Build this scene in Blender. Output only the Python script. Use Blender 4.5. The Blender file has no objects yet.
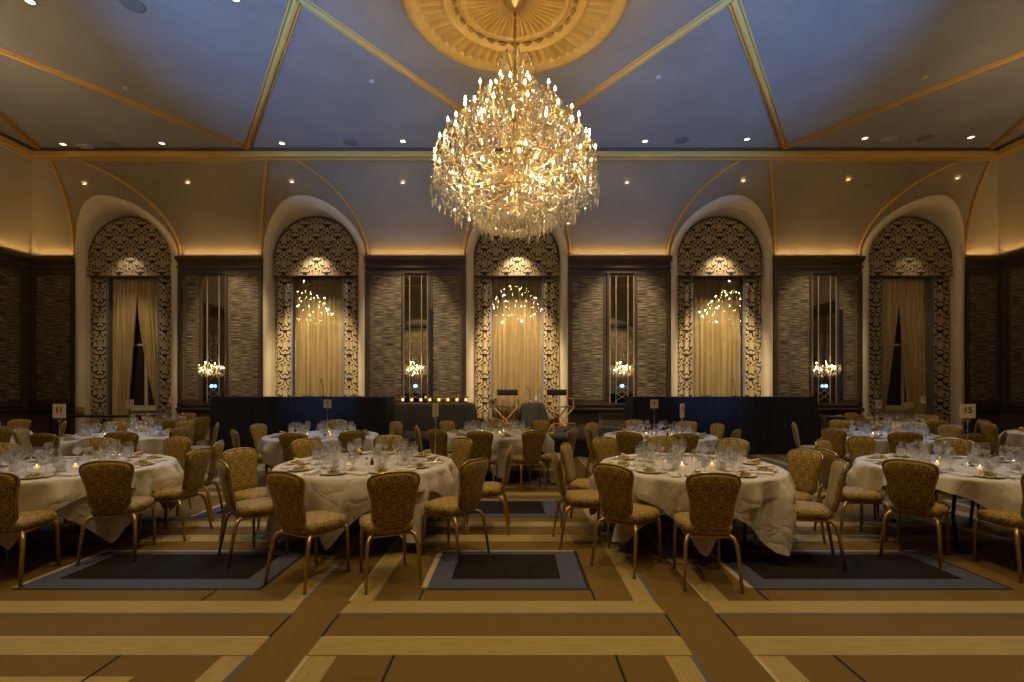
import bpy, math, random
from math import sin, cos, pi, sqrt, radians, atan2
from mathutils import Vector, Matrix
random.seed(7)
S = bpy.context.scene
COL = S.collection
# ---------------------------------------------------------------- camera
CAMZ = 1.6
cam = bpy.data.cameras.new('camera'); camo = bpy.data.objects.new('camera', cam); COL.objects.link(camo)
camo.location = (0, 0, CAMZ); camo.rotation_euler = (pi/2, 0, 0)
cam.sensor_width = 36; cam.lens = 483/1024*36
cam.shift_x = -3/1024; cam.shift_y = 46/1024      # rising-front architectural lens
cam.clip_end = 200
S.camera = camo
# ---------------------------------------------------------------- world, exposure
w = bpy.data.worlds.new('world'); S.world = w; w.use_nodes = True
w.node_tree.nodes['Background'].inputs[0].default_value = (0.10, 0.16, 0.32, 1)
w.node_tree.nodes['Background'].inputs[1].default_value = 0.05
S.view_settings.view_transform = 'Standard'; S.view_settings.look = 'None'
S.view_settings.gamma = 1; S.view_settings.use_curve_mapping = False
S.view_settings.exposure = 0.0
cy = S.cycles
cy.use_denoising = True
try: cy.denoiser = 'OPENIMAGEDENOISE'
except Exception: pass
cy.max_bounces = 8; cy.diffuse_bounces = 4; cy.glossy_bounces = 4; cy.transparent_max_bounces = 24
cy.transmission_bounces = 4; cy.sample_clamp_indirect = 3.0; cy.caustics_reflective = False; cy.caustics_refractive = False
WARM = (1.0, 0.735, 0.38); WARM2 = (1.0, 0.785, 0.48); BLUE = (0.12, 0.395, 1.0)
def lamp(kind, name, loc, energy, color, size=0.1, rot=None, target=None, spot=None, blend=0.6, sy=None, spec=1.0):
    l = bpy.data.lights.new(name, kind); l.energy = energy; l.color = color
    if kind == 'AREA':
        l.size = size
        if sy: l.shape = 'RECTANGLE'; l.size_y = sy
    else: l.shadow_soft_size = size
    if kind == 'SPOT': l.spot_size = radians(spot); l.spot_blend = blend
    o = bpy.data.objects.new(name, l); COL.objects.link(o); o.location = loc
    if target is not None:
        o.rotation_euler = (Vector(target)-Vector(loc)).to_track_quat('-Z', 'Y').to_euler()
    if rot: o.rotation_euler = rot
    return o
# room sizes
WY, WX, CH = 14.73, 14.75, 7.6          # far wall plane, half width, ceiling height
BY, BX = 12.17, 12.15                   # edge of the flat ceiling
CZ = 5.54                               # spring of the cove
NY, NBY = -1.2, 1.36                    # wall behind the camera, near edge of flat ceiling
ARCH = [-11.80, -6.10, 0.06, 6.28, 12.10]
RIN, ROUT = 1.32, 1.56
# stage lights standing beside the camera wall: blue uplighters; blue spots on the ceiling edge track
for sx in (-1, 1):
    lamp('SPOT', 'blue_uplighter', (sx*6.0, -0.7, 1.75), 6000, BLUE, .05, target=(sx*4.1, 9.3, CH), spot=34, blend=1.0)
    lamp('SPOT', 'blue_stage_wash', (sx*3.2, 2.0, 7.4), 2200, BLUE, .06, target=(sx*4.6, 11.4, 1.75), spot=12, blend=.9)
    lamp('SPOT', 'blue_track_spot', (sx*4.9, 12.05, 7.3), 560, (.22, .45, 1.0), .08, target=(sx*4.6, 7.6, 0), spot=58, blend=.8)
    lamp('SPOT', 'blue_track_spot', (sx*9.0, 12.05, 7.3), 420, (.22, .45, 1.0), .08, target=(sx*6.0, 7.6, 0), spot=55, blend=.8)
# ceiling downlights over the tables and the open floor
for (x, y, e) in [(-9.5, 4.2, 200), (-4.7, 4.0, 270), (-1.6, 4.4, 320), (1.9, 4.4, 320), (4.7, 4.0, 270), (9.5, 4.2, 200),
                  (-3.3, 8.0, 230), (-0.3, 8.6, 230), (2.5, 8.0, 230), (-6.8, 8.0, 230), (6.4, 8.0, 230), (-9.6, 9, 150), (9.8, 9, 150), (-8, 11, 130), (9, 11, 130)]:
    lamp('SPOT', 'ceiling_downlight_beam', (x, y, CH-0.06), e*1.0, WARM, .10, target=(x, y, 0), spot=62, blend=.8)
for x in (-4.5, -1.5, 1.5, 4.5):
    lamp('SPOT', 'near_floor_downlight_beam', (x, 2.2, CH-0.06), 210, WARM, .12, target=(x, 2.6, 0), spot=80, blend=.8)
# wall washers on the ceiling edge track
for (x, e, z, sp) in [(-8.6, 300, 3.0, 40), (-3.2, 330, 3.0, 44), (-1.9, 150, 2.0, 26), (3.1, 260, .9, 22), (-2.6, 120, .9, 22), (3.3, 400, 3.0, 44), (9.1, 230, 3.0, 40), (-11.8, 60, 3, 30), (12.1, 16, 3, 30), (-13.6, 25, 3, 30), (13.6, 10, 3, 30)]:
    lamp('SPOT', 'wall_washer_beam', (x, 12.0, 7.35), e*2.3, WARM2, .06, target=(x, WY, z), spot=sp, blend=.7)
for x, e in zip(ARCH, (260, 3300, 4200, 3300, 25)):
    lamp('SPOT', 'curtain_track_spot', (x, 11.9, 7.3), e, WARM2, .06, target=(x, WY+.3, 2.2), spot=33, blend=.6)
lamp('SPOT', 'stage_key_spot', (-.6, 8.6, 7.5), 2200, WARM2, .08, target=(.3, 12.6, 1.0), spot=24, blend=.8)  # added lamp with no fixture, brightens the director chairs
lamp('SPOT', 'buffet_key_spot', (-2.4, 9.6, 7.5), 900, WARM2, .08, target=(-2.2, 13.0, .9), spot=26, blend=.8)  # added lamp with no fixture, brightens the draped buffet
for i, (x, e) in enumerate(zip(ARCH, (22, 75, 95, 75, 8))):
    lamp('SPOT', 'valance_picture_light', (x, WY-.42, 5.75), e*1.25, (1, .82, .56), .03, target=(x, WY+.10, 4.95), spot=95, blend=1)
for x in (-12, -6, 0, 6, 12):
    lamp('SPOT', 'rear_wall_washer_beam', (x, 1.5, 7.3), 700, WARM2, .1, target=(x, NY, 3.0), spot=60, blend=.8)  # added lamps, brighten the unseen rear wall for the mirrors
# warm strip hidden on top of the cornice
for (xa, xb) in [(-14.6, -13.45), (-10.1, -7.8), (-4.4, -1.6), (1.75, 4.6), (7.95, 10.4), (13.75, 14.6)]:
    lamp('AREA', 'cove_light', ((xa+xb)/2, WY-.12, CZ+.10), 2.4*(xb-xa), (1, .60, .20), xb-xa, rot=(radians(165), 0, 0), sy=.05)
for sx in (-1, 1):
    lamp('AREA', 'cove_light', (sx*(WX-.12), 12.2, CZ+.10), 12, (1, .60, .20), 4.8, rot=(radians(180), 0, radians(90)), sy=.05)

# ---------------------------------------------------------------- materials
MATS = {}
def nodes_of(m): return m.node_tree.nodes, m.node_tree.links
def mat(name, col, rough=.6, metal=0, spec=.5, sheen=0, emit=None, es=0):
    if name in MATS: return MATS[name]
    m = bpy.data.materials.new(name); m.use_nodes = True
    b = m.node_tree.nodes['Principled BSDF']
    b.inputs['Base Color'].default_value = (*col, 1); b.inputs['Roughness'].default_value = rough
    b.inputs['Metallic'].default_value = metal; b.inputs['Specular IOR Level'].default_value = spec
    b.inputs['Sheen Weight'].default_value = sheen
    if emit: b.inputs['Emission Color'].default_value = (*emit, 1); b.inputs['Emission Strength'].default_value = es
    MATS[name] = m; return m
def N(m, t, **k):
    n = m.node_tree.nodes.new(t)
    for a, v in k.items():
        if a.startswith('i_'): n.inputs[int(a[2:])].default_value = v
        else: setattr(n, a, v)
    return n
def L(m, a, b): m.node_tree.links.new(a, b)
def M2(m, op, a, b=None, c=None):
    n = m.node_tree.nodes.new('ShaderNodeMath'); n.operation = op
    for i, v in enumerate((a, b, c)):
        if v is None: continue
        if isinstance(v, (int, float)): n.inputs[i].default_value = v
        else: m.node_tree.links.new(v, n.inputs[i])
    return n.outputs[0]
def noisy(name, c1, c2, scale=(5, 5, 5), rough=.6, metal=0, bump=0, detail=4, lo=.35, hi=.65, coords='Object', sheen=0, spec=.5):
    m = mat(name, c1, rough, metal, spec, sheen); b = m.node_tree.nodes['Principled BSDF']
    tc = N(m, 'ShaderNodeTexCoord'); mp = N(m, 'ShaderNodeMapping'); mp.inputs['Scale'].default_value = scale
    L(m, tc.outputs[coords], mp.inputs[0])
    no = N(m, 'ShaderNodeTexNoise'); no.inputs['Scale'].default_value = 1; no.inputs['Detail'].default_value = detail
    L(m, mp.outputs[0], no.inputs['Vector'])
    r = N(m, 'ShaderNodeValToRGB'); r.color_ramp.elements[0].position = lo; r.color_ramp.elements[1].position = hi
    r.color_ramp.elements[0].color = (*c1, 1); r.color_ramp.elements[1].color = (*c2, 1)
    L(m, no.outputs[0], r.inputs[0]); L(m, r.outputs[0], b.inputs['Base Color'])
    if bump:
        bp = N(m, 'ShaderNodeBump'); bp.inputs['Strength'].default_value = bump; bp.inputs['Distance'].default_value = .02
        L(m, no.outputs[0], bp.inputs['Height']); L(m, bp.outputs[0], b.inputs['Normal'])
    return m
def damask(name, ground, line, sx, sz, width, usey=True, rough=.75, sheen=0, metal=0, a3=.55, a4=.35, in_=1.25, iw=.45):
    """woven ogee pattern: leaf shapes outlined by curling dark lines; u = x, v = z (+ y)"""
    m = mat(name, ground, rough, metal, .3, sheen); b = m.node_tree.nodes['Principled BSDF']
    tc = N(m, 'ShaderNodeTexCoord'); sp = N(m, 'ShaderNodeSeparateXYZ'); L(m, tc.outputs['Object'], sp.inputs[0])
    u = M2(m, 'MULTIPLY', sp.outputs[0], 2*pi/sx)
    vz = sp.outputs[2] if not usey else M2(m, 'ADD', sp.outputs[2], sp.outputs[1])
    v = M2(m, 'MULTIPLY', vz, 2*pi/sz)
    cu = M2(m, 'COSINE', u); cv = M2(m, 'COSINE', v)
    s1 = M2(m, 'ADD', cu, cv)
    c3 = M2(m, 'MULTIPLY', M2(m, 'COSINE', M2(m, 'MULTIPLY', u, 3.0)), M2(m, 'COSINE', M2(m, 'MULTIPLY', v, 2.0)))
    c4 = M2(m, 'MULTIPLY', M2(m, 'SINE', M2(m, 'MULTIPLY', v, 3.0)), M2(m, 'COSINE', M2(m, 'MULTIPLY', u, 2.0)))
    f = M2(m, 'ADD', M2(m, 'ADD', s1, M2(m, 'MULTIPLY', c3, a3)), M2(m, 'MULTIPLY', c4, a4))
    a = M2(m, 'ABSOLUTE', f)
    a2 = M2(m, 'ABSOLUTE', M2(m, 'SUBTRACT', M2(m, 'ABSOLUTE', f), in_))
    k1 = M2(m, 'LESS_THAN', a, width); k2 = M2(m, 'LESS_THAN', a2, width*iw)
    k = M2(m, 'MAXIMUM', k1, k2)
    mx = N(m, 'ShaderNodeMix', data_type='RGBA'); L(m, k, mx.inputs[0])
    mx.inputs[6].default_value = (*ground, 1); mx.inputs[7].default_value = (*line, 1)
    L(m, mx.outputs[2], b.inputs['Base Color'])
    return m
CHAIRGOLD = damask('chair_damask', (.40, .258, .036), (.12, .072, .013), .112, .125, .20, True, .6, .15, 0, .22, .16, 1.05, .8)
DRAPE = damask('drape_damask', (.38, .29, .165), (.012, .009, .007), .66, .74, .26, False, .7)
DRAPE2 = damask('chair_damask_panel', (.33, .185, .040), (.15, .078, .018), .105, .13, .42, True, .6)
GOLDMETAL = mat('chair_gold_metal', (.46, .30, .085), .36, .75)
FRAMEEDGE = mat('chair_edge_metal', (.38, .27, .10), .28, .8)
RIBGOLD = mat('rib_gilding', (.64, .37, .08), .5, .0)
MEDGOLD = noisy('medallion_gilding', (.60, .39, .11), (.70, .47, .15), (3, 3, 3), .5, .15)
MEDDARK = mat('medallion_groove_paint', (.38, .24, .06), .55, .2)  # darker gilding for the leaf garland
CEIL = noisy('ceiling_plaster', (.27, .255, .25), (.33, .315, .305), (.9, .9, .9), .55, .0, .05, 6, .3, .7)
COVE = noisy('cove_plaster', (.30, .25, .18), (.36, .30, .21), (.9, .9, .9), .45, .1, .05, 6, .3, .7)
CREAM = noisy('cream_plaster', (.74, .62, .44), (.79, .67, .49), (3, 3, 3), .5)
BROWNWOOD = noisy('brown_painted_wood', (.058, .038, .026), (.075, .05, .034), (2, 2, 20), .45)
DARKWALL = mat('dark_wall_paint', (.085, .065, .048), .6)
GRASS = None
def grasscloth():
    m = mat('grasscloth', (.1, .08, .05), .55, 0, .5); b = m.node_tree.nodes['Principled BSDF']
    tc = N(m, 'ShaderNodeTexCoord'); mp = N(m, 'ShaderNodeMapping'); mp.inputs['Scale'].default_value = (3.0, 3.0, 52)
    L(m, tc.outputs['Object'], mp.inputs[0])
    no = N(m, 'ShaderNodeTexNoise'); no.inputs['Scale'].default_value = 1; no.inputs['Detail'].default_value = 3
    L(m, mp.outputs[0], no.inputs['Vector'])
    r = N(m, 'ShaderNodeValToRGB'); e = r.color_ramp.elements
    e[0].position = .38; e[0].color = (.03, .02, .012, 1); e[1].position = .66; e[1].color = (.42, .33, .21, 1)
    x = e.new(.5); x.color = (.13, .097, .060, 1)
    L(m, no.outputs[0], r.inputs[0]); L(m, r.outputs[0], b.inputs['Base Color'])
    bp = N(m, 'ShaderNodeBump'); bp.inputs['Strength'].default_value = .8; bp.inputs['Distance'].default_value = .03
    L(m, no.outputs[0], bp.inputs['Height']); L(m, bp.outputs[0], b.inputs['Normal'])
    return m
GRASS = grasscloth()
def curtain_mat():
    m = mat('gold_curtain', (.42, .29, .115), .55, .1, .5, .3); b = m.node_tree.nodes['Principled BSDF']
    tc = N(m, 'ShaderNodeTexCoord'); mp = N(m, 'ShaderNodeMapping'); mp.inputs['Scale'].default_value = (14, 1, .5)
    L(m, tc.outputs['Object'], mp.inputs[0]); no = N(m, 'ShaderNodeTexNoise'); no.inputs['Scale'].default_value = 1
    L(m, mp.outputs[0], no.inputs['Vector'])
    r = N(m, 'ShaderNodeValToRGB'); e = r.color_ramp.elements
    e[0].position = .35; e[0].color = (.34, .23, .085, 1); e[1].position = .65; e[1].color = (.50, .36, .155, 1)
    L(m, no.outputs[0], r.inputs[0]); L(m, r.outputs[0], b.inputs['Base Color']); return m
CURT = curtain_mat()
def carpet(name, col, k=.82):
    return noisy(name, tuple(c*k for c in col), col, (90, 90, 90), .95, 0, .1, 3, .3, .7, spec=.15)
CP_BROWN = carpet('carpet_brown', (.180, .112, .029), .85)
CP_LIGHT = noisy('carpet_straw', (.33, .24, .080), (.40, .295, .105), (4, 60, 4), .95, spec=.15)
CP_LIGHTV = noisy('carpet_straw_lengthwise', (.33, .24, .080), (.40, .295, .105), (60, 4, 4), .95, spec=.15)
CP_GREY = carpet('carpet_blue_grey', (.085, .090, .135), .85)
CP_DARK = carpet('carpet_near_black', (.022, .017, .013), .4)
CP_LINE = mat('carpet_black_line', (.012, .010, .010), .95)
CP_BLUE = mat('carpet_slate_line', (.10, .105, .16), .95)
CP_PALE = mat('carpet_pale_line', (.46, .38, .22), .95)
CLOTH = noisy('white_tablecloth_linen', (.60, .54, .44), (.64, .58, .47), (1.5, 1.5, 1.5), .7, sheen=.1)
def crease(m):
    b = m.node_tree.nodes['Principled BSDF']; tc = N(m, 'ShaderNodeTexCoord')
    no = N(m, 'ShaderNodeTexNoise'); no.inputs['Scale'].default_value = 3.2; no.inputs['Detail'].default_value = 2; no.inputs['Distortion'].default_value = .8
    L(m, tc.outputs['Object'], no.inputs['Vector'])
    rg = M2(m, 'ABSOLUTE', M2(m, 'SUBTRACT', no.outputs[0], .5)); rg = M2(m, 'POWER', rg, .6)
    bp = N(m, 'ShaderNodeBump'); bp.inputs['Strength'].default_value = .32; bp.inputs['Distance'].default_value = .07
    L(m, rg, bp.inputs['Height']); L(m, bp.outputs[0], b.inputs['Normal'])
crease(CLOTH)
WHITE = mat('white_china', (.75, .70, .60), .2)
NAPKIN = mat('white_napkin', (.72, .66, .54), .7)
SILVER = mat('polished_silver', (.75, .72, .66), .22, 1)
FOOD1 = noisy('salad_greens', (.36, .30, .05), (.72, .52, .11), (70, 70, 70), .6, 0, .3)
FOOD2 = mat('golden_cracker', (.62, .38, .10), .6)
CARD = mat('cream_card', (.66, .56, .38), .6)
INK = mat('dark_print', (.03, .025, .02), .6)
BLACKM = mat('black_metal', (.015, .014, .014), .4, .4)
NAVY = noisy('navy_velour', (.004, .006, .014), (.006, .009, .020), (60, 60, 2), .8, sheen=.05)
GREYCLOTH = noisy('charcoal_table_drape', (.020, .017, .016), (.030, .025, .023), (30, 30, 4), .8, sheen=.1)
STAGE = mat('stage_skirt_black', (.014, .012, .012), .8)
STAGETOP = noisy('stage_deck_carpet', (.04, .03, .025), (.055, .042, .034), (20, 20, 20), .9)
DIRWOOD = noisy('honey_maple', (.58, .29, .055), (.68, .36, .08), (3, 3, 30), .4)
CANVAS = mat('black_canvas', (.010, .009, .009), .9)
MIRROR = mat('mirror_silvering', (.62, .60, .56), .04, 1)
MIRRORCUT = mat('champagne_mirror_bar', (.42, .35, .25), .3, .2)
NIGHT = mat('night_window_glass', (.03, .022, .016), .08, 0)
SILL = mat('white_painted_sill', (.50, .42, .31), .5)
STRIPE = mat('blue_grey_velvet_edge', (.15, .15, .20), .6)
ORANGE = mat('gold_votive_foil', (.55, .32, .09), .4, .5)
LEAFM = mat('dried_leaf', (.30, .17, .03), .7)
WAX = mat('lit_candle_wax', (.9, .7, .4), .5, emit=(1, .55, .18), es=.9)
FLAME = mat('candle_flame', (1, .8, .5), .5, emit=(1, .62, .25), es=14)
BULB = mat('candle_bulb', (1, .9, .7), .4, emit=(1, .66, .30), es=60)
BULB.cycles.emission_sampling = 'NONE'; FLAME.cycles.emission_sampling = 'NONE'; WAX.cycles.emission_sampling = 'NONE'
LENS = mat('lit_downlight_lens', (1, .9, .7), .4, emit=(1, .68, .36), es=7)
LENS.cycles.emission_sampling = 'NONE'
BLUEREFLECT = mat('blue_led', (.1, .3, 1), .4, emit=(.10, .35, 1.0), es=9); BLUEREFLECT.cycles.emission_sampling = 'NONE'  # glow colour for the uplighter reflection on the mirrors
TRIMRING = mat('downlight_trim', (.45, .36, .24), .5)
VENT = mat('vent_paint', (.50, .45, .38), .5)
SPEAKER = mat('speaker_grille_paint', (.18, .17, .17), .6)
CHAND = mat('chandelier_brass', (.66, .46, .19), .3, .8)
TUBEW = mat('candle_sleeve', (.80, .66, .42), .5)
def glassmat(name, tint=(1, 1, 1), edge=.75, base=.06, rough=.03):
    m = bpy.data.materials.new(name); m.use_nodes = True; nt = m.node_tree
    for n in list(nt.nodes):
        if n.type == 'BSDF_PRINCIPLED': nt.nodes.remove(n)
    out = nt.nodes['Material Output']
    tr = N(m, 'ShaderNodeBsdfTransparent'); tr.inputs[0].default_value = (*tint, 1)
    gl = N(m, 'ShaderNodeBsdfGlossy'); gl.inputs[0].default_value = (1, 1, 1, 1); gl.inputs['Roughness'].default_value = rough
    lw = N(m, 'ShaderNodeLayerWeight'); lw.inputs[0].default_value = .35
    mr = N(m, 'ShaderNodeMapRange'); mr.inputs[3].default_value = base; mr.inputs[4].default_value = edge
    L(m, lw.outputs['Facing'], mr.inputs[0])
    mx = N(m, 'ShaderNodeMixShader'); L(m, mr.outputs[0], mx.inputs[0]); L(m, tr.outputs[0], mx.inputs[1]); L(m, gl.outputs[0], mx.inputs[2])
    L(m, mx.outputs[0], out.inputs[0]); MATS[name] = m; return m
GLASS = glassmat('clear_glass', (.97, .98, 1), .95, .12, .06)
PANE = glassmat('window_pane_glass', (.97, .97, .97), .35, .07, .02)
def crystalmat():
    m = bpy.data.materials.new('cut_crystal'); m.use_nodes = True; nt = m.node_tree
    for n in list(nt.nodes):
        if n.type == 'BSDF_PRINCIPLED': nt.nodes.remove(n)
    out = nt.nodes['Material Output']
    tr = N(m, 'ShaderNodeBsdfTransparent'); tr.inputs[0].default_value = (1, .97, .90, 1)
    gl = N(m, 'ShaderNodeBsdfGlossy'); gl.inputs[0].default_value = (1, .96, .88, 1); gl.inputs['Roughness'].default_value = .14
    df = N(m, 'ShaderNodeBsdfTranslucent'); df.inputs[0].default_value = (.98, .90, .74, 1)
    a = N(m, 'ShaderNodeMixShader'); a.inputs[0].default_value = .55; L(m, gl.outputs[0], a.inputs[1]); L(m, df.outputs[0], a.inputs[2])
    mx = N(m, 'ShaderNodeMixShader'); mx.inputs[0].default_value = .62
    L(m, tr.outputs[0], mx.inputs[1]); L(m, a.outputs[0], mx.inputs[2]); L(m, mx.outputs[0], out.inputs[0]); return m
CRYSTAL = crystalmat()
WATER = mat('iced_water', (.92, .94, .98), .12); WATER.node_tree.nodes['Principled BSDF'].inputs['Alpha'].default_value = .5

# ---------------------------------------------------------------- mesh helpers
class MB:
    def __init__(s): s.v = []; s.f = []; s.m = []; s.mats = []
    def mi(s, m):
        if m is None: return 0
        if m not in s.mats: s.mats.append(m)
        return s.mats.index(m)
    def add(s, vs, fs, m=None):
        b = len(s.v); s.v += [tuple(v) for v in vs]; k = s.mi(m)
        for f in fs: s.f.append(tuple(i+b for i in f)); s.m.append(k)
    def box(s, x0, x1, y0, y1, z0, z1, m=None):
        s.add([(x0,y0,z0),(x1,y0,z0),(x1,y1,z0),(x0,y1,z0),(x0,y0,z1),(x1,y0,z1),(x1,y1,z1),(x0,y1,z1)],
              [(0,3,2,1),(4,5,6,7),(0,1,5,4),(1,2,6,5),(2,3,7,6),(3,0,4,7)], m)
    def obox(s, a, b, wdt, thk, up=(0,0,1), m=None):
        a = Vector(a); b = Vector(b); d = (b-a).normalized(); u = Vector(up)
        if abs(d.dot(u)) > .95: u = Vector((0, 1, 0))
        x = d.cross(u).normalized(); z = x.cross(d).normalized()
        P = [p + x*sx*wdt/2 + z*sz*thk/2 for p in (a, b) for sx, sz in ((-1,-1),(1,-1),(1,1),(-1,1))]
        s.add(P, [(0,1,2,3),(7,6,5,4),(0,4,5,1),(1,5,6,2),(2,6,7,3),(3,7,4,0)], m)
    def tube(s, pts, r, n=8, m=None, close=False, cap=True):
        pts = [Vector(p) for p in pts]; K = len(pts); V = []; prev = None
        rr = r if isinstance(r, (list, tuple)) else [r]*K
        for i, p in enumerate(pts):
            if close: t = (pts[(i+1) % K]-pts[i-1])
            else: t = pts[min(i+1, K-1)]-pts[max(i-1, 0)]
            t.normalize()
            if prev is None:
                up = Vector((0, 0, 1)) if abs(t.z) < .9 else Vector((1, 0, 0)); x = t.cross(up).normalized()
            else:
                x = (prev - t*prev.dot(t)).normalized()
            prev = x; y = t.cross(x)
            for k in range(n):
                a = 2*pi*k/n; V.append(p + (x*cos(a)+y*sin(a))*rr[i])
        F = []
        for i in range(K if close else K-1):
            j = (i+1) % K
            for k in range(n):
                F.append((i*n+k, i*n+(k+1) % n, j*n+(k+1) % n, j*n+k))
        if cap and not close: F.append(tuple(range(n-1, -1, -1))); F.append(tuple((K-1)*n+k for k in range(n)))
        s.add(V, F, m)
    def lathe(s, prof, n=16, c=(0,0,0), m=None, wob=None):
        V = []; F = []
        for (r, z) in prof:
            for k in range(n):
                a = 2*pi*k/n; q = r*(wob(a, z) if wob else 1); V.append((c[0]+q*cos(a), c[1]+q*sin(a), c[2]+z))
        for i in range(len(prof)-1):
            for k in range(n): F.append((i*n+k, i*n+(k+1) % n, (i+1)*n+(k+1) % n, (i+1)*n+k))
        s.add(V, F, m)
    def grid(s, nu, nv, fn, m=None, closeu=False):
        V = [fn(i/(nu if closeu else nu-1), j/(nv-1)) for j in range(nv) for i in range(nu)]
        F = []
        for j in range(nv-1):
            for i in range(nu if closeu else nu-1):
                k = (i+1) % nu; F.append((j*nu+i, j*nu+k, (j+1)*nu+k, (j+1)*nu+i))
        s.add(V, F, m)
    def octa(s, c, r, h, rot=0, m=None, top=.35):
        x, y, z = c; V = [(x, y, z+h*top)]
        for k in range(4):
            a = rot+k*pi/2; V.append((x+r*cos(a), y+r*sin(a), z))
        V.append((x, y, z-h*(1-top)))
        s.add(V, [(0,1,2),(0,2,3),(0,3,4),(0,4,1),(5,2,1),(5,3,2),(5,4,3),(5,1,4)], m)
    def mesh(s, name, m=None, smooth=False):
        me = bpy.data.meshes.new(name); me.from_pydata(s.v, [], s.f)
        ms = s.mats if s.mats else ([m] if m else [])
        for q in ms: me.materials.append(q)
        if len(s.mats) > 1: me.polygons.foreach_set('material_index', s.m)
        if smooth: me.polygons.foreach_set('use_smooth', [True]*len(s.f))
        me.update(); return me
def obj(name, mb, m=None, parent=None, smooth=False, bevel=0, solid=0, sub=0, angle=False):
    me = mb.mesh(name, m, smooth) if isinstance(mb, MB) else mb
    o = bpy.data.objects.new(name, me); COL.objects.link(o)
    if parent: o.parent = parent
    if solid:
        q = o.modifiers.new('thickness', 'SOLIDIFY'); q.thickness = solid; q.offset = 0
    if bevel:
        q = o.modifiers.new('bevel', 'BEVEL'); q.width = bevel; q.segments = 2; q.limit_method = 'ANGLE'
    if sub:
        q = o.modifiers.new('sub', 'SUBSURF'); q.levels = sub; q.render_levels = sub
    return o
def tag(o, label, cat, group=None):
    o['label'] = label; o['category'] = cat
    if group: o['group'] = group
    return o
def thing(name, label, cat, loc=(0,0,0), rz=0, group=None, parent=None):
    o = bpy.data.objects.new(name, None); COL.objects.link(o); o.location = loc; o.rotation_euler = (0, 0, rz)
    o.empty_display_size = .1
    return tag(o, label, cat, group)
def struct(name, mb, m=None, smooth=False, **k):
    o = obj(name, mb, m, None, smooth, **k); o['kind'] = 'structure'; return o
def dup(root, loc, rz=0, label=None, group=None, tilt=None):
    def cp(o, par):
        c = o.copy(); COL.objects.link(c)
        if par is not None: c.parent = par
        for ch in KIDS.get(o.name, []): cp(ch, c)
        return c
    c = cp(root, None); c.location = loc; c.rotation_euler = (0, 0, rz)
    if label: c['label'] = label
    if group: c['group'] = group
    return c
KIDS = {}
def index_kids():
    KIDS.clear()
    for o in bpy.data.objects:
        if o.parent: KIDS.setdefault(o.parent.name, []).append(o)
# ---------------------------------------------------------------- FLOOR with woven carpet pattern
fl = MB()
fl.box(-WX-.3, WX+.3, NY-.3, WY+.9, -.12, 0, CP_BROWN)
def q(x0, x1, y0, y1, m, lv, x2=None, x3=None):
    z = .0008*lv; x2 = x0 if x2 is None else x2; x3 = x1 if x3 is None else x3
    fl.add([(x0,y0,z),(x1,y0,z),(x3,y1,z),(x2,y1,z)], [(0,1,2,3)], m)
PER = 2.12
COLX = [(-16.6,-14.7),(-12.3,-10.3),(-8.15,-6.2),(-3.97,-2.03),(-.70,.57),(1.90,3.92),(6.1,8.1),(10.2,12.2),(14.5,16.5)]
AIS = [(-9.6+.0,-9.2),(-5.6,-5.2),(-1.57,-1.24),(1.06,1.42),(5.2,5.56),(9.2,9.6)]
def segs():
    xs = [-WX]+[v for a in AIS for v in a]+[WX]
    return [(xs[i], xs[i+1]) for i in range(0, len(xs), 2)]
for r in range(-1, 5):
    y0 = 3.83+PER*r
    if r >= 0:
        for ci, (a, b) in enumerate(COLX):
            q(a, b+.03, y0-.025, y0+.88, CP_LINE, 1)
            q(a-.05, a+.02, y0+.02, y0+.90, CP_PALE, 2)
            q(a, b, y0, y0+.88, CP_GREY, 3)
            q(a+.0, b+.0, y0+.865, y0+.89, CP_PALE, 4)
            q(a+.17, b-.19, y0+.14, y0+.80, CP_DARK, 4) if r else q(a+.17, b-.19, y0+.19, y0+.78, CP_DARK, 4)
    for (a, b) in segs():
        q(a, b, y0-.41, y0-.22, CP_LIGHT, 2, a+.02, b-.02)
        q(a, b, y0-.435, y0-.41, CP_BLUE, 2)
        q(a, b, y0-.95, y0-.74, CP_LIGHT, 2)
        q(a, b, y0-.752, y0-.735, CP_PALE, 3)
for i, (a, b) in enumerate(AIS):
    for (ya, yb, hv) in [(3.61, 13.0, 1), (2.0, 2.87, 1)]:
        q(a-.17, a-.02, ya, yb, CP_LIGHTV, 1); q(b+.02, b+.18, ya, yb, CP_LIGHTV, 1)
        q(a-.02, a+.005, ya, yb, CP_BLUE, 3); q(b-.005, b+.02, ya, yb, CP_PALE, 3)
    q(a-.008, a+.008, 3.09, 3.4, CP_LINE, 3); q(b-.008, b+.008, 3.09, 3.4, CP_LINE, 3)
for x in (-2.35, -.72, .60, 1.9, -4.4, 4.2):
    q(x-.008, x+.008, 2.1, 2.88, CP_LINE, 3); q(x-.008, x+.008, 3.61, 3.82, CP_LINE, 3)
q(-WX, -2.1, 2.45, 2.665, CP_LIGHT, 3)
struct('floor', fl)
# ---------------------------------------------------------------- CEILING
cm = MB(); cm.box(-BX, BX, NBY, BY, CH, CH+.15); struct('ceiling', cm, CEIL)
def covept(t):   # t 0 top .. pi/2 spring: distance out from the flat edge, height
    return 2.56*sin(t), CZ+2.06*cos(t)
def cove_y(z):
    c = min(1, max(0, (z-CZ)/2.06)); return BY+2.56*sqrt(1-c*c)
def in_arch(x):
    for a in ARCH:
        if abs(x-a) < RIN+.08: return a
    return None
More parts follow.
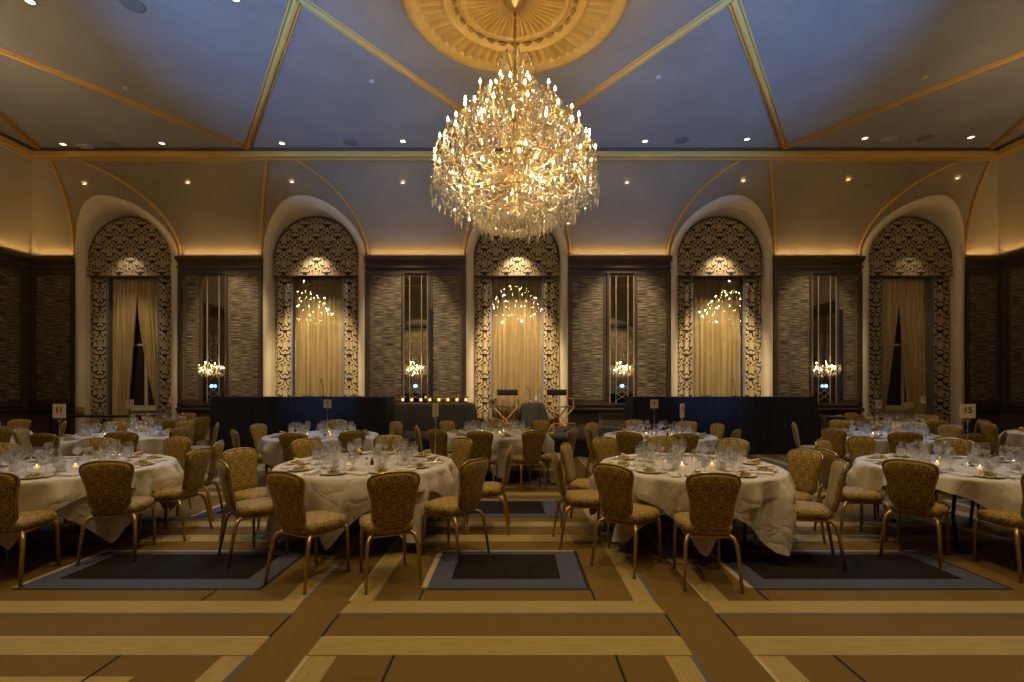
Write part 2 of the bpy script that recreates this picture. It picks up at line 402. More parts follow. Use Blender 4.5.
# far cove: columns, cut out over each arch, mitred at the corners
cv = MB(); xs = []
R_ = RIN+.08
edges = [-WX]+[e for a in ARCH for e in (a-R_, a+R_)]+[WX]
for i in range(len(edges)-1):
    a, b = edges[i], edges[i+1]
    n = 28 if i % 2 else 8
    for k in range(n+1):
        xs.append((a+b)/2-(b-a)/2*cos(pi*k/n) if i % 2 else a+(b-a)*k/n)
for i in range(len(xs)-1):
    col = []
    if xs[i+1]-xs[i] < 1e-6: continue
    for x in (xs[i], xs[i+1]):
        tmax = pi/2
        mid = (xs[i]+xs[i+1])/2; a = in_arch(mid)
        if a is not None:
            zb = CZ+sqrt(max(0, R_**2-(x-a)**2)); tmax = math.acos(min(1, (zb-CZ)/2.06))
        tmin = 0.0
        if abs(x) > BX: tmin = math.asin(min(1, (abs(x)-BX)/2.6))
        col.append([(x, BY+covept(tmin+(tmax-tmin)*k/14)[0], covept(tmin+(tmax-tmin)*k/14)[1]) for k in range(15)])
    V = col[0]+col[1]; cv.add(V, [(k, k+1, 16+k, 15+k) for k in range(14)])
def sidecove(sx):
    m = MB()
    def fn(u, v):
        d, z = covept(v*pi/2); d2 = d*2.6/2.56
        y0, y1 = NBY-d, BY+d
        return (sx*(BX+d2), y0+(y1-y0)*u, z)
    m.grid(12, 15, fn); return m
o = struct('ceiling_cove_far', cv, COVE, True); o.name = 'ceiling.001'
for sx in (-1, 1):
    o = struct('ceiling', sidecove(sx), COVE, True)
nc = MB(); nc.grid(12, 15, lambda u, v: ((-1+2*u)*(BX+covept(v*pi/2)[0]*2.6/2.56), NBY-covept(v*pi/2)[0], covept(v*pi/2)[1]))
struct('ceiling', nc, COVE, True)
# ceiling edge beam
bm_ = MB()
def ring(x, ya, yb, prof, m):
    for (o0, o1, z0, z1) in prof:
        bm_.box(-x-o1, x+o1, yb+o0, yb+o1, z0, z1, m); bm_.box(-x-o1, x+o1, ya-o1, ya-o0, z0, z1, m)
        bm_.box(-x-o1, -x-o0, ya-o0, yb+o0, z0, z1, m); bm_.box(x+o0, x+o1, ya-o0, yb+o0, z0, z1, m)
ring(BX, NBY, BY, [(-.06, .02, CH-.05, CH+.02)], BROWNWOOD)
ring(BX, NBY, BY, [(.02, .16, CH-.17, CH+.02)], RIBGOLD)
ring(BX, NBY, BY, [(.16, .24, CH-.10, CH+.0)], BROWNWOOD)
ring(BX, NBY, BY, [(.24, .33, CH-.15, CH-.0)], RIBGOLD)
struct('trim_1', bm_, bevel=.012)
# gilded ribs across the flat ceiling (zigzag) and down the cove
rb = MB()
E = [(-11.95, 12.1), (-6.7, 12.1), (0, 12.1), (6.75, 12.1), (11.95, 12.1)]
I = [(-10.0, 7.43), (-3.35, 7.43), (3.35, 7.43), (10.0, 7.43)]
def half(p, q_, m=rb, z=CH, r=.055):
    m.tube([(p[0], p[1], z), (q_[0], q_[1], z)], r, 10, RIBGOLD)
    d = Vector((q_[1]-p[1], -(q_[0]-p[0]), 0)).normalized()*.075
    for s in (-1, 1): m.tube([(p[0]+d.x*s, p[1]+d.y*s, z), (q_[0]+d.x*s, q_[1]+d.y*s, z)], r*.35, 6, RIBGOLD)
for k in range(4): half(E[k], I[k]); half(I[k], E[k+1])
for k in range(4):
    half((I[k][0], 6.4), (E[k][0], 1.4)); half((I[k][0], 6.4), (E[k+1][0], 1.4))
    half((I[k][0], 7.43), (I[k][0], 6.4))
struct('trim_2', rb, None, True)
rc = MB()
for a in ARCH:
    for s in (-1, 1):
        P = []
        for k in range(25):
            t = .03+k/24*(pi/2-.03); d, z = covept(t); P.append((a+s*1.62*sin(t)**.9, BY+d-.015, z-.01))
        rc.tube(P, .042, 8, RIBGOLD)
for s in (-1, 1):
    P = []
struct('trim_3', rc, None, True)
# medallion (fluted plaster rosette)
md = thing('ceiling_medallion', 'large round gilded fluted plaster medallion above the central chandelier', 'ceiling medallion', (0, 7.43, CH))
def ringprof(prof, n=96, wob=None):
    m = MB(); m.lathe([(r, -z) for r, z in prof], n); return m
obj('outer_rim', ringprof([(1.76, 0), (1.76, .05), (1.70, .09), (1.62, .09), (1.57, .05), (1.50, .055), (1.50, .0)]), MEDGOLD, md, True)
def flutes(r0, r1, n, z0, amp):
    m = MB()
    def fn(u, v):
        a = 2*pi*u; ph = (u*n) % 1.0; r = r0+(r1-r0)*v
        prof = abs(sin(pi*ph)); return (r*cos(a), r*sin(a), -(z0+amp*prof))
    m.grid(n*8, 4, fn, None, True); return m
obj('fluted_band', flutes(1.12, 1.52, 56, .012, .06), MEDGOLD, md)
obj('inner_ring', ringprof([(1.15, .02), (1.13, .08), (1.08, .10), (1.03, .07), (1.02, .03), (.86, .03), (.85, .06), (.82, .08), (.79, .06), (.78, .02)]), MEDGOLD, md, True)
lf = MB()
for k in range(28):
    a = 2*pi*k/28
    c, s_ = cos(a), sin(a)
    P = [(.94*cos(a+d)+0, .94*sin(a+d), -.05-.02*sin((d+.09)/.18*pi)) for d in (-.09, -.03, .03, .09)]
    lf.tube(P, [.008, .036, .03, .006], 6)
obj('leaf_garland', lf, MEDDARK, md, True)
obj('fluted_center', flutes(.18, .80, 48, .0, .06), MEDGOLD, md)
# small ceiling fittings
def dl_mesh(lit):
    m = MB(); m.lathe([(.085, 0), (.085, -.012), (.062, -.014), (.06, -.004)], 20, (0,0,0)); return m
dl = thing('recessed_downlight', 'x', 'downlight', (0, 0, -5), 0, 'recessed ceiling downlights')
obj('trim_ring', dl_mesh(1), TRIMRING, dl, True)
lm = MB(); lm.lathe([(.0, -.007), (.06, -.007)], 16); obj('lens', lm, LENS, dl)
index_kids()
ceil_px = [(63,144),(162,143),(282,143),(403,141),(645,141),(747,139),(865,138),(971,137),(30,1),(212,-4),(235,-2)]
names_dl = ['round ceiling downlight near the far left corner of the ceiling, left of the vent', 'round ceiling downlight right of the left square vent', 'round ceiling downlight just right of the first gilded rib apex',
 'round ceiling downlight left of the central chandelier', 'round ceiling downlight just right of the central chandelier', 'round ceiling downlight left of the right gilded rib apex', 'round ceiling downlight left of the right square vent',
 'round ceiling downlight near the far right corner of the ceiling', 'round ceiling downlight at the top left edge of the photo', 'left one of two downlights cut by the top edge', 'right one of two downlights cut by the top edge']
first = True
for (px, py), lb in zip(ceil_px, names_dl):
    d = 483*(CH-1.6)/(387-py); X = (px-515)/483*d
    if first: dl.location = (X, d, CH); dl['label'] = lb; first = False
    else: dup(dl, (X, d, CH), 0, lb)
def cove_at(px, py):
    best = None
    for k in range(200):
        t = k/200*pi/2; d, z = covept(t); y = BY+d; pp = 387-483*(z-1.6)/y
        if best is None or abs(pp-py) < best[0]: best = (abs(pp-py), t, y, z)
    _, t, y, z = best; return (px-515)/483*y, y, z, t
side = ['above the first arch from the left', 'between the first and second arches', 'above the second arch from the left', 'between the second arch and the chandelier', 'right of the chandelier rim', 'above the fourth arch from the left', 'between the fourth and fifth arches', 'above the fifth arch at the right']
for (px, py), lb in zip([(85,184),(188,183),(292,182),(403,183),(627,183),(743,181),(848,180),(957,179)], side):
    x, y, z, t = cove_at(px, py)
    c = dup(dl, (x, y-.01, z-.01), 0, 'small round spotlight in the curved cove '+lb, 'cove spotlights')
    c.rotation_euler = (-(pi/2-atan2(2.56*cos(t)*0+cos(t)*2.06, sin(t)*2.56))*.0 + t*.95, 0, 0); c.scale = (.8, .8, .8)
def flat(name, label, cat, px, py, mb, m, **k):
    d = 483*(CH-1.6)/(387-py); X = (px-515)/483*d
    o = obj(name, mb, m, **k); o.location = (X, d, CH); tag(o, label, cat); return o
for px, py, lb in [(85,146,'left square white air vent in the ceiling'), (889,139,'right square white air vent in the ceiling')]:
    m = MB(); m.box(-.15, .15, -.11, .11, -.015, 0)
    for k in range(5): m.box(-.13, .13, -.09+k*.04, -.07+k*.04, -.022, -.015)
    flat('air_vent', lb, 'air vent', px, py, m, VENT)
for px, py, lb in [(113,145,'round ceiling speaker grille right of the left vent'), (350,142,'round ceiling speaker grille left of the chandelier'), (682,140,'round ceiling speaker grille right of the chandelier'), (925,138,'round ceiling speaker grille right of the right vent'), (132,4,'large round speaker grille at the top left edge')]:
    m = MB(); m.lathe([(.17, 0), (.17, -.01), (.15, -.016), (.0, -.014)], 28)
    flat('ceiling_speaker', lb, 'speaker', px, py, m, SPEAKER, smooth=True)
for px, py, lb in [(126,88,'small smoke detector in the large left ceiling triangle'), (372,81,'small smoke detector left above the chandelier'), (658,77,'small smoke detector right above the chandelier'), (924,77,'small smoke detector in the large right ceiling triangle')]:
    m = MB(); m.lathe([(.055, 0), (.055, -.02), (.04, -.035), (0, -.037)], 18)
    flat('smoke_detector', lb, 'smoke detector', px, py, m, VENT, smooth=True)
# ---------------------------------------------------------------- WALLS
wm = MB()
bays = []
prev = -WX
for a in ARCH: bays.append((prev, a-RIN-.06)); prev = a+RIN+.06
bays.append((prev, WX))
for (a, b) in bays: wm.box(a, b, WY, WY+.7, 0, CZ)
wm.box(-WX, WX, WY+.62, WY+.8, 0, 7.7)
struct('wall_back', wm, DARKWALL)
for sx, nm in ((-1, 'wall_left'), (1, 'wall_right')):
    m = MB(); m.box(min(sx*WX, sx*(WX+.25)), max(sx*WX, sx*(WX+.25)), NY-.2, WY+.7, 0, CZ+.0); struct(nm, m, DARKWALL)
m = MB(); m.box(-WX, WX, NY-.25, NY, 0, CZ); struct('wall_front', m, DARKWALL)
tn = [3]
def trim(mb, m=None, **k):
    tn[0] += 1; return struct('trim_%d' % tn[0], mb, m, **k)
# arch mouldings and reveals, far wall; a plainer set on the wall behind the camera
for ai, a in enumerate(ARCH):
    PROF = [(ROUT, .0), (ROUT-.01, .07), (ROUT-.06, .11), (ROUT-.12, .12), (ROUT-.18, .09), (RIN+.01, .03), (RIN, -.03)]
    m = MB(); path = [(-1, z) for z in (0, 1.2, 2.8, 4.2)]
    th = [pi-pi*k/40 for k in range(41)]
    rows = []
    for z in (0.0, .9, 2.0, 3.4, 4.6):
        rows.append(('l', z))
    for t in th: rows.append(('a', t))
    for z in (4.6, 3.4, 2.0, .9, 0.0): rows.append(('r', z))
    V = []; n = len(PROF)+1
    for kind, p in rows:
        for (r, f) in PROF+[(RIN, None)]:
            if kind == 'a': x = r*cos(p); z = CZ+r*sin(p)
            else: x = (-r if kind == 'l' else r); z = p
            yb = cove_y(z)
            V.append((a+x, (WY+.62) if f is None else yb-f, z))
    F = []
    for i in range(len(rows)-1):
        for k in range(n-1): F.append((i*n+k, i*n+k+1, (i+1)*n+k+1, (i+1)*n+k))
    m.add(V, F); trim(m, CREAM, smooth=True)
    m = MB(); m.box(a-RIN, a+RIN, WY+.60, WY+.63, 0, 7.0); trim(m, CREAM)
    # opposite wall arch seen in the mirrors
    m = MB(); m.tube([(a-1.44, NY+.02, 0)]+[(a-1.44*cos(t), NY+.02, CZ-1.2+1.44*sin(t)) for t in [pi*k/24 for k in range(25)]]+[(a+1.44, NY+.02, 0)], .13, 8)
    trim(m, CREAM, smooth=True)
    m = MB(); P = [(a-1.3, NY+.03, 0), (a+1.3, NY+.03, 0)]+[(a+1.3*cos(t), NY+.03, CZ-1.2+1.3*sin(t)) for t in [pi*k/24 for k in range(25)]]
    P2 = [(x, NY-.02, z) for x, y, z in P]; k = len(P)
    m.add(P+P2, [tuple(range(k))[::-1], tuple(range(k, 2*k))]+[(i, (i+1) % k, k+(i+1) % k, k+i) for i in range(k)])
    trim(m, DRAPE)
# cornice under the cove
def cornice(mb, xa, xb):
    for (p, z0, z1) in [(.05, 5.12, 5.50), (.14, 5.20, 5.26), (.10, 5.34, 5.44), (.22, 5.44, 5.54), (.17, 5.40, 5.44), (.07, 5.05, 5.12)]:
        mb.box(xa, xb, WY-p, WY, z0, z1)
def dado(mb, xa, xb):
    mb.box(xa, xb, WY-.05, WY, 0, .16); mb.box(xa, xb, WY-.17, WY, .90, .97); mb.box(xa, xb, WY-.11, WY, .84, .90)
    mb.box(xa, xb, WY-.10, WY, 1.02, 1.12)
bx = [(-WX, ARCH[0]-ROUT), (ARCH[0]+ROUT, ARCH[1]-ROUT), (ARCH[1]+ROUT, ARCH[2]-ROUT), (ARCH[2]+ROUT, ARCH[3]-ROUT), (ARCH[3]+ROUT, ARCH[4]-ROUT), (ARCH[4]+ROUT, WX)]
def WXp(px): return (px-515)/32.8
# mirror px ranges and panel px ranges per bay
BAYP = [([(38, 77)], None), ([(182, 201), (229, 262)], (203, 226)), ([(368, 402), (433, 464)], (404, 428)), ([(571, 603), (637, 668)], (609, 634)), ([(777, 809), (838, 858)], (811, 835)), ([(967, 1000)], None)]
BAYN = ['far left corner bay', 'bay between the first and second arches', 'bay left of the central arch', 'bay right of the central arch', 'bay between the fourth and fifth arches', 'far right corner bay']
for (xa, xb), (pans, mir) in zip(bx, BAYP):
    m = MB(); cornice(m, xa, xb); dado(m, xa, xb)
    for (pa, pb) in pans:   # picture frame round each panel
        x0, x1 = WXp(pa), WXp(pb)
        for (u0, u1, v0, v1) in [(x0-.09, x0, 1.15, 5.05), (x1, x1+.09, 1.15, 5.05), (x0-.09, x1+.09, 1.12, 1.22), (x0-.09, x1+.09, 4.98, 5.06)]:
            m.box(u0, u1, WY-.075, WY, v0, v1)
    if mir:
        x0, x1 = WXp(mir[0]), WXp(mir[1])
        m.box(x0-.07, x0, WY-.09, WY, 1.0, 5.06); m.box(x1, x1+.07, WY-.09, WY, 1.0, 5.06)
    m.box(xa+.02, xa+.12, WY-.10, WY, .97, 5.1); m.box(xb-.12, xb-.02, WY-.10, WY, .97, 5.1)
    trim(m, BROWNWOOD, bevel=.008)
    for (pa, pb) in pans:
        m = MB(); m.box(WXp(pa), WXp(pb), WY-.05, WY-.001, 1.2, 5.0); trim(m, GRASS)
for sx in (-1, 1):   # side walls
    m = MB(); f = lambda p: (min(sx*WX, sx*(WX-p)), max(sx*WX, sx*(WX-p)))
    for (p, z0, z1) in [(.05, 5.12, 5.50), (.14, 5.20, 5.26), (.10, 5.34, 5.44), (.22, 5.44, 5.54), (.17, 5.40, 5.44), (.05, 0, .16), (.17, .90, .97), (.10, 1.02, 1.12)]:
        a, b = f(p); m.box(a, b, NY, WY-.2, z0, z1)
    for y in range(0, 15, 2):
        a, b = f(.075); m.box(a, b, y+.35, y+.45, .97, 5.1)
    trim(m, BROWNWOOD, bevel=.008)
    m = MB(); a, b = f(.04)
    for y in range(0, 14, 2): m.box(a, b, y+.45, y+2.35, 1.2, 5.0)
    trim(m, GRASS)
m = MB()
for (p, z0, z1) in [(.05, 5.12, 5.50), (.22, 5.44, 5.54), (.10, 1.02, 1.12)]: m.box(-WX, WX, NY, NY+p, z0, z1)
trim(m, BROWNWOOD)
# lattice radiator grille right of the central arch
def grille(x0, x1, z0, z1, label):
    t = thing('radiator_grille', label, 'radiator grille', ((x0+x1)/2, WY-.02, z0)); hw = (x1-x0)/2; h = z1-z0
    m = MB(); m.box(-hw, hw, -.04, 0, 0, .05); m.box(-hw, hw, -.04, 0, h-.05, h); m.box(-hw, -hw+.05, -.04, 0, .05, h-.05); m.box(hw-.05, hw, -.04, 0, .05, h-.05)
    obj('frame', m, mat('taupe_paint', (.24, .19, .135), .5), t)
    m = MB(); m.box(-hw+.03, hw-.03, -.004, 0, .03, h-.03); obj('back_panel', m, BLACKM, t)
    m = MB(); n = int(hw*2/.09)
    for k in range(-8, n+8):
        for s in (-1, 1):
            xa = -hw+.05+k*.09; za = .05; xb = xa+s*(h-.1); zb = h-.05
            # clip to frame
            lo, hi = -hw+.05, hw-.05; t0, t1 = 0., 1.
            dx = xb-xa
            for bnd, sg in ((lo, 1), (hi, -1)):
                fa, fb = sg*(xa-bnd), sg*(xb-bnd)
                if fa < 0 and fb < 0: t0 = 2
                elif fa < 0: t0 = max(t0, fa/(fa-fb))
                elif fb < 0: t1 = min(t1, fa/(fa-fb))
            if t0 < t1: m.obox((xa+dx*t0, -.02, za+(zb-za)*t0), (xa+dx*t1, -.02, za+(zb-za)*t1), .018, .012, (0, 1, 0))
    obj('lattice', m, mat('taupe_paint', (.24, .19, .135), .5), t)
grille(2.55, 4.6, .25, .82, 'lattice radiator grille under the wall panel right of the stage chairs')
grille(-4.5, -3.4, .25, .82, 'lattice radiator grille behind the votive table left of centre')
# ---------------------------------------------------------------- mirrors, sconces standing in for reflected chandeliers
def crystal_bunch(m, cx, cy, cz, r, h, n, rnd, size=.03):
    for k in range(n):
        a = rnd.random()*2*pi; q_ = r*sqrt(rnd.random()); z = cz-h*rnd.random()*(1-.5*q_/r)
        s = size*(.6+.8*rnd.random()); m.octa((cx+q_*cos(a), cy+q_*sin(a), z), s*.55, s*1.7, rnd.random()*3, None)
rnd = random.Random(3)
mir = thing('wall_mirror', 'x', 'mirror', (0, WY-.05, 1.1)); W2 = .36; HH = 3.86
m = MB(); m.box(-.17, .17, -.012, 0, 0, HH); obj('mirror_glass', m, MIRROR, mir)
for x0, x1 in ((-W2, -.19), (.19, W2)):
    m = MB(); m.box(x0+.02, x1-.02, -.014, 0, 0, HH); obj('border_strip', m, MIRROR, mir)
for x in (-W2, -.18, .18, W2):
    m = MB(); m.box(x-.014, x+.014, -.026, 0, -.02, HH+.02); obj('bevelled_bar', m, MIRRORCUT, mir, bevel=.004)
m = MB()
for k in range(-1, 2):
    for zz in (0.1, .3):
        m.obox((-.15, -.016, zz), (.15, -.016, zz+.2), .015, .006, (0, 1, 0)); m.obox((.15, -.016, zz), (-.15, -.016, zz+.2), .015, .006, (0, 1, 0))
obj('etched_lattice', m, MIRRORCUT, mir)
scn = thing('crystal_wall_sconce', 'x', 'wall sconce', (0, WY-.09, 2.0))  # modelled in place of a chandelier reflected in the mirror
m = MB(); m.lathe([(.0, 0), (.05, .0), (.06, .02)], 12); 
m2 = MB(); m2.tube([(0, 0, .1), (0, -.12, .02), (0, -.16, .1)], .012, 8); m2.lathe([(0, -.05), (.06, -.02), (.02, .03), (.05, .08), (0, .12)], 12, (0, -.14, 0))
obj('bracket', m2, CHAND, scn, True)
for k in range(5):
    a = -pi+pi*k/4; R0 = (.20, .13, .17, .12, .21)[k]; zc = (.02, .24, -.06, .14, .10)[k]; c = (R0*cos(a), -.14+R0*.6*sin(a), zc)
    m = MB(); m.tube([(0, -.14, .02), (c[0]*.5, -.14+(c[1]+.14)*.5, -.05), (c[0]*.95, c[1], .02), c], .008, 6); obj('arm', m, CHAND, scn, True)
    m = MB(); m.lathe([(.011, 0), (.011, .07)], 8, (c[0], c[1], zc)); cdl = obj('candle_tube', m, TUBEW, scn)
    m = MB(); m.lathe([(.0, .07), (.014, .085), (.011, .105), (0, .13)], 8, (c[0], c[1], zc)); obj('bulb', m, BULB, cdl, True)
m = MB(); crystal_bunch(m, 0, -.15, .26, .32, .5, 130, rnd, .045)
for k in range(26): m.octa((random.uniform(-.09, .12)*(1-k/34), -.12, .32+k*.035), .014, .05, k)
cs = obj('crystal_drops', m, CRYSTAL, scn); cs['kind'] = 'stuff'
m = MB(); m.lathe([(0, -.42), (.035, -.40), (.05, -.37), (.035, -.34), (0, -.32)], 14, (0, -.055, 0)); o = obj('blue_glass_ball', m, BLUEREFLECT, scn, True); o['label'] = 'glowing blue glass ball'  # glowing ball stands in for the blue uplighter's mirror reflection
index_kids()
MX = [WXp(214.5), WXp(416), WXp(621.5), WXp(823)]
ML = ['left of the second arch', 'left of the central arch, above the votive table', 'right of the central arch, above the lattice grille', 'right of the fourth arch']
MLm = ['tall narrow faceted mirror '+s for s in ML]; MLs = ['crystal wall sconce with blue ball on the mirror '+s.split(',')[0] for s in ML]
for k, x in enumerate(MX):
    if k == 0: mir.location.x = x; mir['label'] = MLm[0]; mir['group'] = 'faceted wall mirrors'; scn.location.x = x; scn['label'] = MLs[0]; scn['group'] = 'crystal sconces'
    else: dup(mir, (x, WY-.05, 1.1), 0, MLm[k]); dup(scn, (x, WY-.09, 2.0), 0, MLs[k])
    lamp('POINT', 'sconce_glow', (x, WY-.42, 2.2), 7, WARM2, .03)  # added lamp for the stand-in sconce
# dark navy strips beside two mirrors
for px, lb in ((431.5, 'narrow dark navy wall strip right of the mirror left of centre'), (839, 'narrow dark navy wall strip right of the rightmost mirror')):
    m = MB(); m.box(WXp(px)-.045, WXp(px)+.045, WY-.14, WY-.09, 1.2, 3.95); tag(obj('loudspeaker_column', m, NAVY, bevel=.01), lb.replace('wall strip', 'loudspeaker column'), 'loudspeaker')
# ---------------------------------------------------------------- window dressing
ORD = ['first arch at the far left', 'second arch from the left', 'central arch behind the stage', 'fourth arch from the left', 'fifth arch at the far right']
def halfarch(x0, r, z0, zs, y0, y1, n=36):
    P = [(x0-r, z0), (x0+r, z0)]+[(x0+r*cos(pi*k/n), zs+r*sin(pi*k/n)) for k in range(n+1)]
    m = MB(); K = len(P); V = [(x, y0, z) for x, z in P]+[(x, y1, z) for x, z in P]
    m.add(V, [tuple(range(K)), tuple(range(2*K-1, K-1, -1))]+[((i+1) % K, i, K+i, K+(i+1) % K) for i in range(K)]); return m
def wavy(x0f, x1f, z0, z1, y, amp, nw, nx=90, nz=30, ph=0, seed=0):
    m = MB()
    def fn(u, v):
        z = z1+(z0-z1)*v; a, b = x0f(v), x1f(v); x = a+(b-a)*u
        sq = .6+.4*v
        return (x, y+amp*sq*(sin(2*pi*nw*u+ph)+.35*sin(2*pi*nw*2.3*u+ph*2+v*.7)), z)
    m.grid(nx, nz, fn); return m
for ai, a in enumerate(ARCH):
    y = WY+.10
    # valance with its own thickness and a lower band standing proud
    t = thing('valance', 'arched damask window valance in the '+ORD[ai], 'valance', (a, y, 5.0), 0, 'arched valances')
    obj('arched_panel', halfarch(0, 1.285, .28, .53, 0, .10), DRAPE, t)
    m = MB(); m.box(-1.31, 1.31, -.05, .12, .0, .28); obj('lower_band', m, DRAPE, t, bevel=.01)
    m = MB(); m.tube([(-1.31, -.055, .0), (1.31, -.055, 0)], .012, 6); m.tube([(-1.285*cos(pi*k/30), -.008, .53+1.285*sin(pi*k/30)) for k in range(31)], .014, 6)
    obj('piping', m, mat('dark_piping', (.02, .015, .012), .6), t)
    for s, nm in ((-1, 'left'), (1, 'right')):
        def f0(v, s=s): return s*1.29 if s < 0 else .83
        def f1(v, s=s): return -.83 if s < 0 else 1.29
        m = wavy(f0, f1, 0, 4.75, 0, .045, 2.2, 30, 10, ai)
        o = obj('damask_drape', m, DRAPE, None, True, solid=.02); o.location = (a, y+.02+.05, .28)
        tag(o, 'patterned damask side drape at the %s edge of the %s' % (nm, ORD[ai]), 'drape', 'damask side drapes')
    for s in (-1, 1):
        m = MB(); m.box(-.028, .028, -.03, .03, 0, 4.7); 
        o = obj('velvet_edge_band', m, STRIPE, None, bevel=.01); o.location = (a+s*.80, y+.10, .30)
        tag(o, 'narrow blue-grey upright band on the %s side of the curtains in the %s' % ('left' if s < 0 else 'right', ORD[ai].split(' ')[0]+' arch'), 'curtain band', 'blue-grey bands')
    if ai in (1, 2, 3):
        m = wavy(lambda v: -.79, lambda v: .79, 0, 4.75, 0, .03, 9.5, 150, 6, ai*1.3)
        o = obj('gold_curtain', m, CURT, None, True, solid=.008); o.location = (a, y+.34, .28)
        tag(o, 'closed gold sheer curtain in the '+ORD[ai], 'curtain', 'closed gold curtains')
        m = MB(); m.box(-.77, .77, -.004, .004, 0, 4.6); m2 = MB()
        o = struct('window_%d' % (ai+1), m, PANE); o.location = (a, y+.16, .40)
    else:
        # parted curtains with night window behind
        gapx = -.12 if ai == 0 else -.20
        def lL(v): return -.79
        if ai == 0:
            rL = lambda v: .02-.36*v**1.1; lR = lambda v: -.10+.92*max(0, v)**1.7*.9; 
        else:
            rL = lambda v: -.02-.62*v**1.2; lR = lambda v: -.08+.36*v**1.2
        m = wavy(lambda v: -.79, rL, 0, 4.75, 0, .035, 6, 90, 30, 1); o = obj('gold_curtain', m, CURT, None, True, solid=.008); o.location = (a, y+.26, .28)
        tag(o, 'gold curtain drawn to the left in the '+ORD[ai], 'curtain', 'parted gold curtains')
        m = wavy(lR, lambda v: .79, 0, 4.75, 0, .035, 6, 90, 30, 2.2); o = obj('gold_curtain', m, CURT, None, True, solid=.008); o.location = (a, y+.33, .28)
        tag(o, 'gold curtain drawn to the right in the '+ORD[ai], 'curtain', 'parted gold curtains')
        wr = MB()
        for (u0, u1, v0, v1) in [(-.8, -.7, .9, 5.0), (.7, .8, .9, 5.0), (-.8, .8, .9, 1.02), (-.8, .8, 4.9, 5.0), (.10, .20, 1.02, 4.9), (-.7, .1, 2.9, 2.96), (.2, .7, 2.9, 2.96)]: wr.box(u0, u1, 0, .06, v0, v1)
        root = struct('window_%d' % (ai+1), wr, SILL, bevel=.006); root.location = (a, y+.42, 0)
        m = MB(); m.box(-.7, .7, .02, .03, 1.02, 4.9); obj('window_glass', m, NIGHT, root)
        m = MB(); m.box(-.82, .82, -.06, .08, .84, .92); m.box(-.8, .8, .0, .08, .2, .84); m.box(-.74, .74, -.015, 0, .28, .78); obj('window_sill', m, SILL, root, bevel=.006)
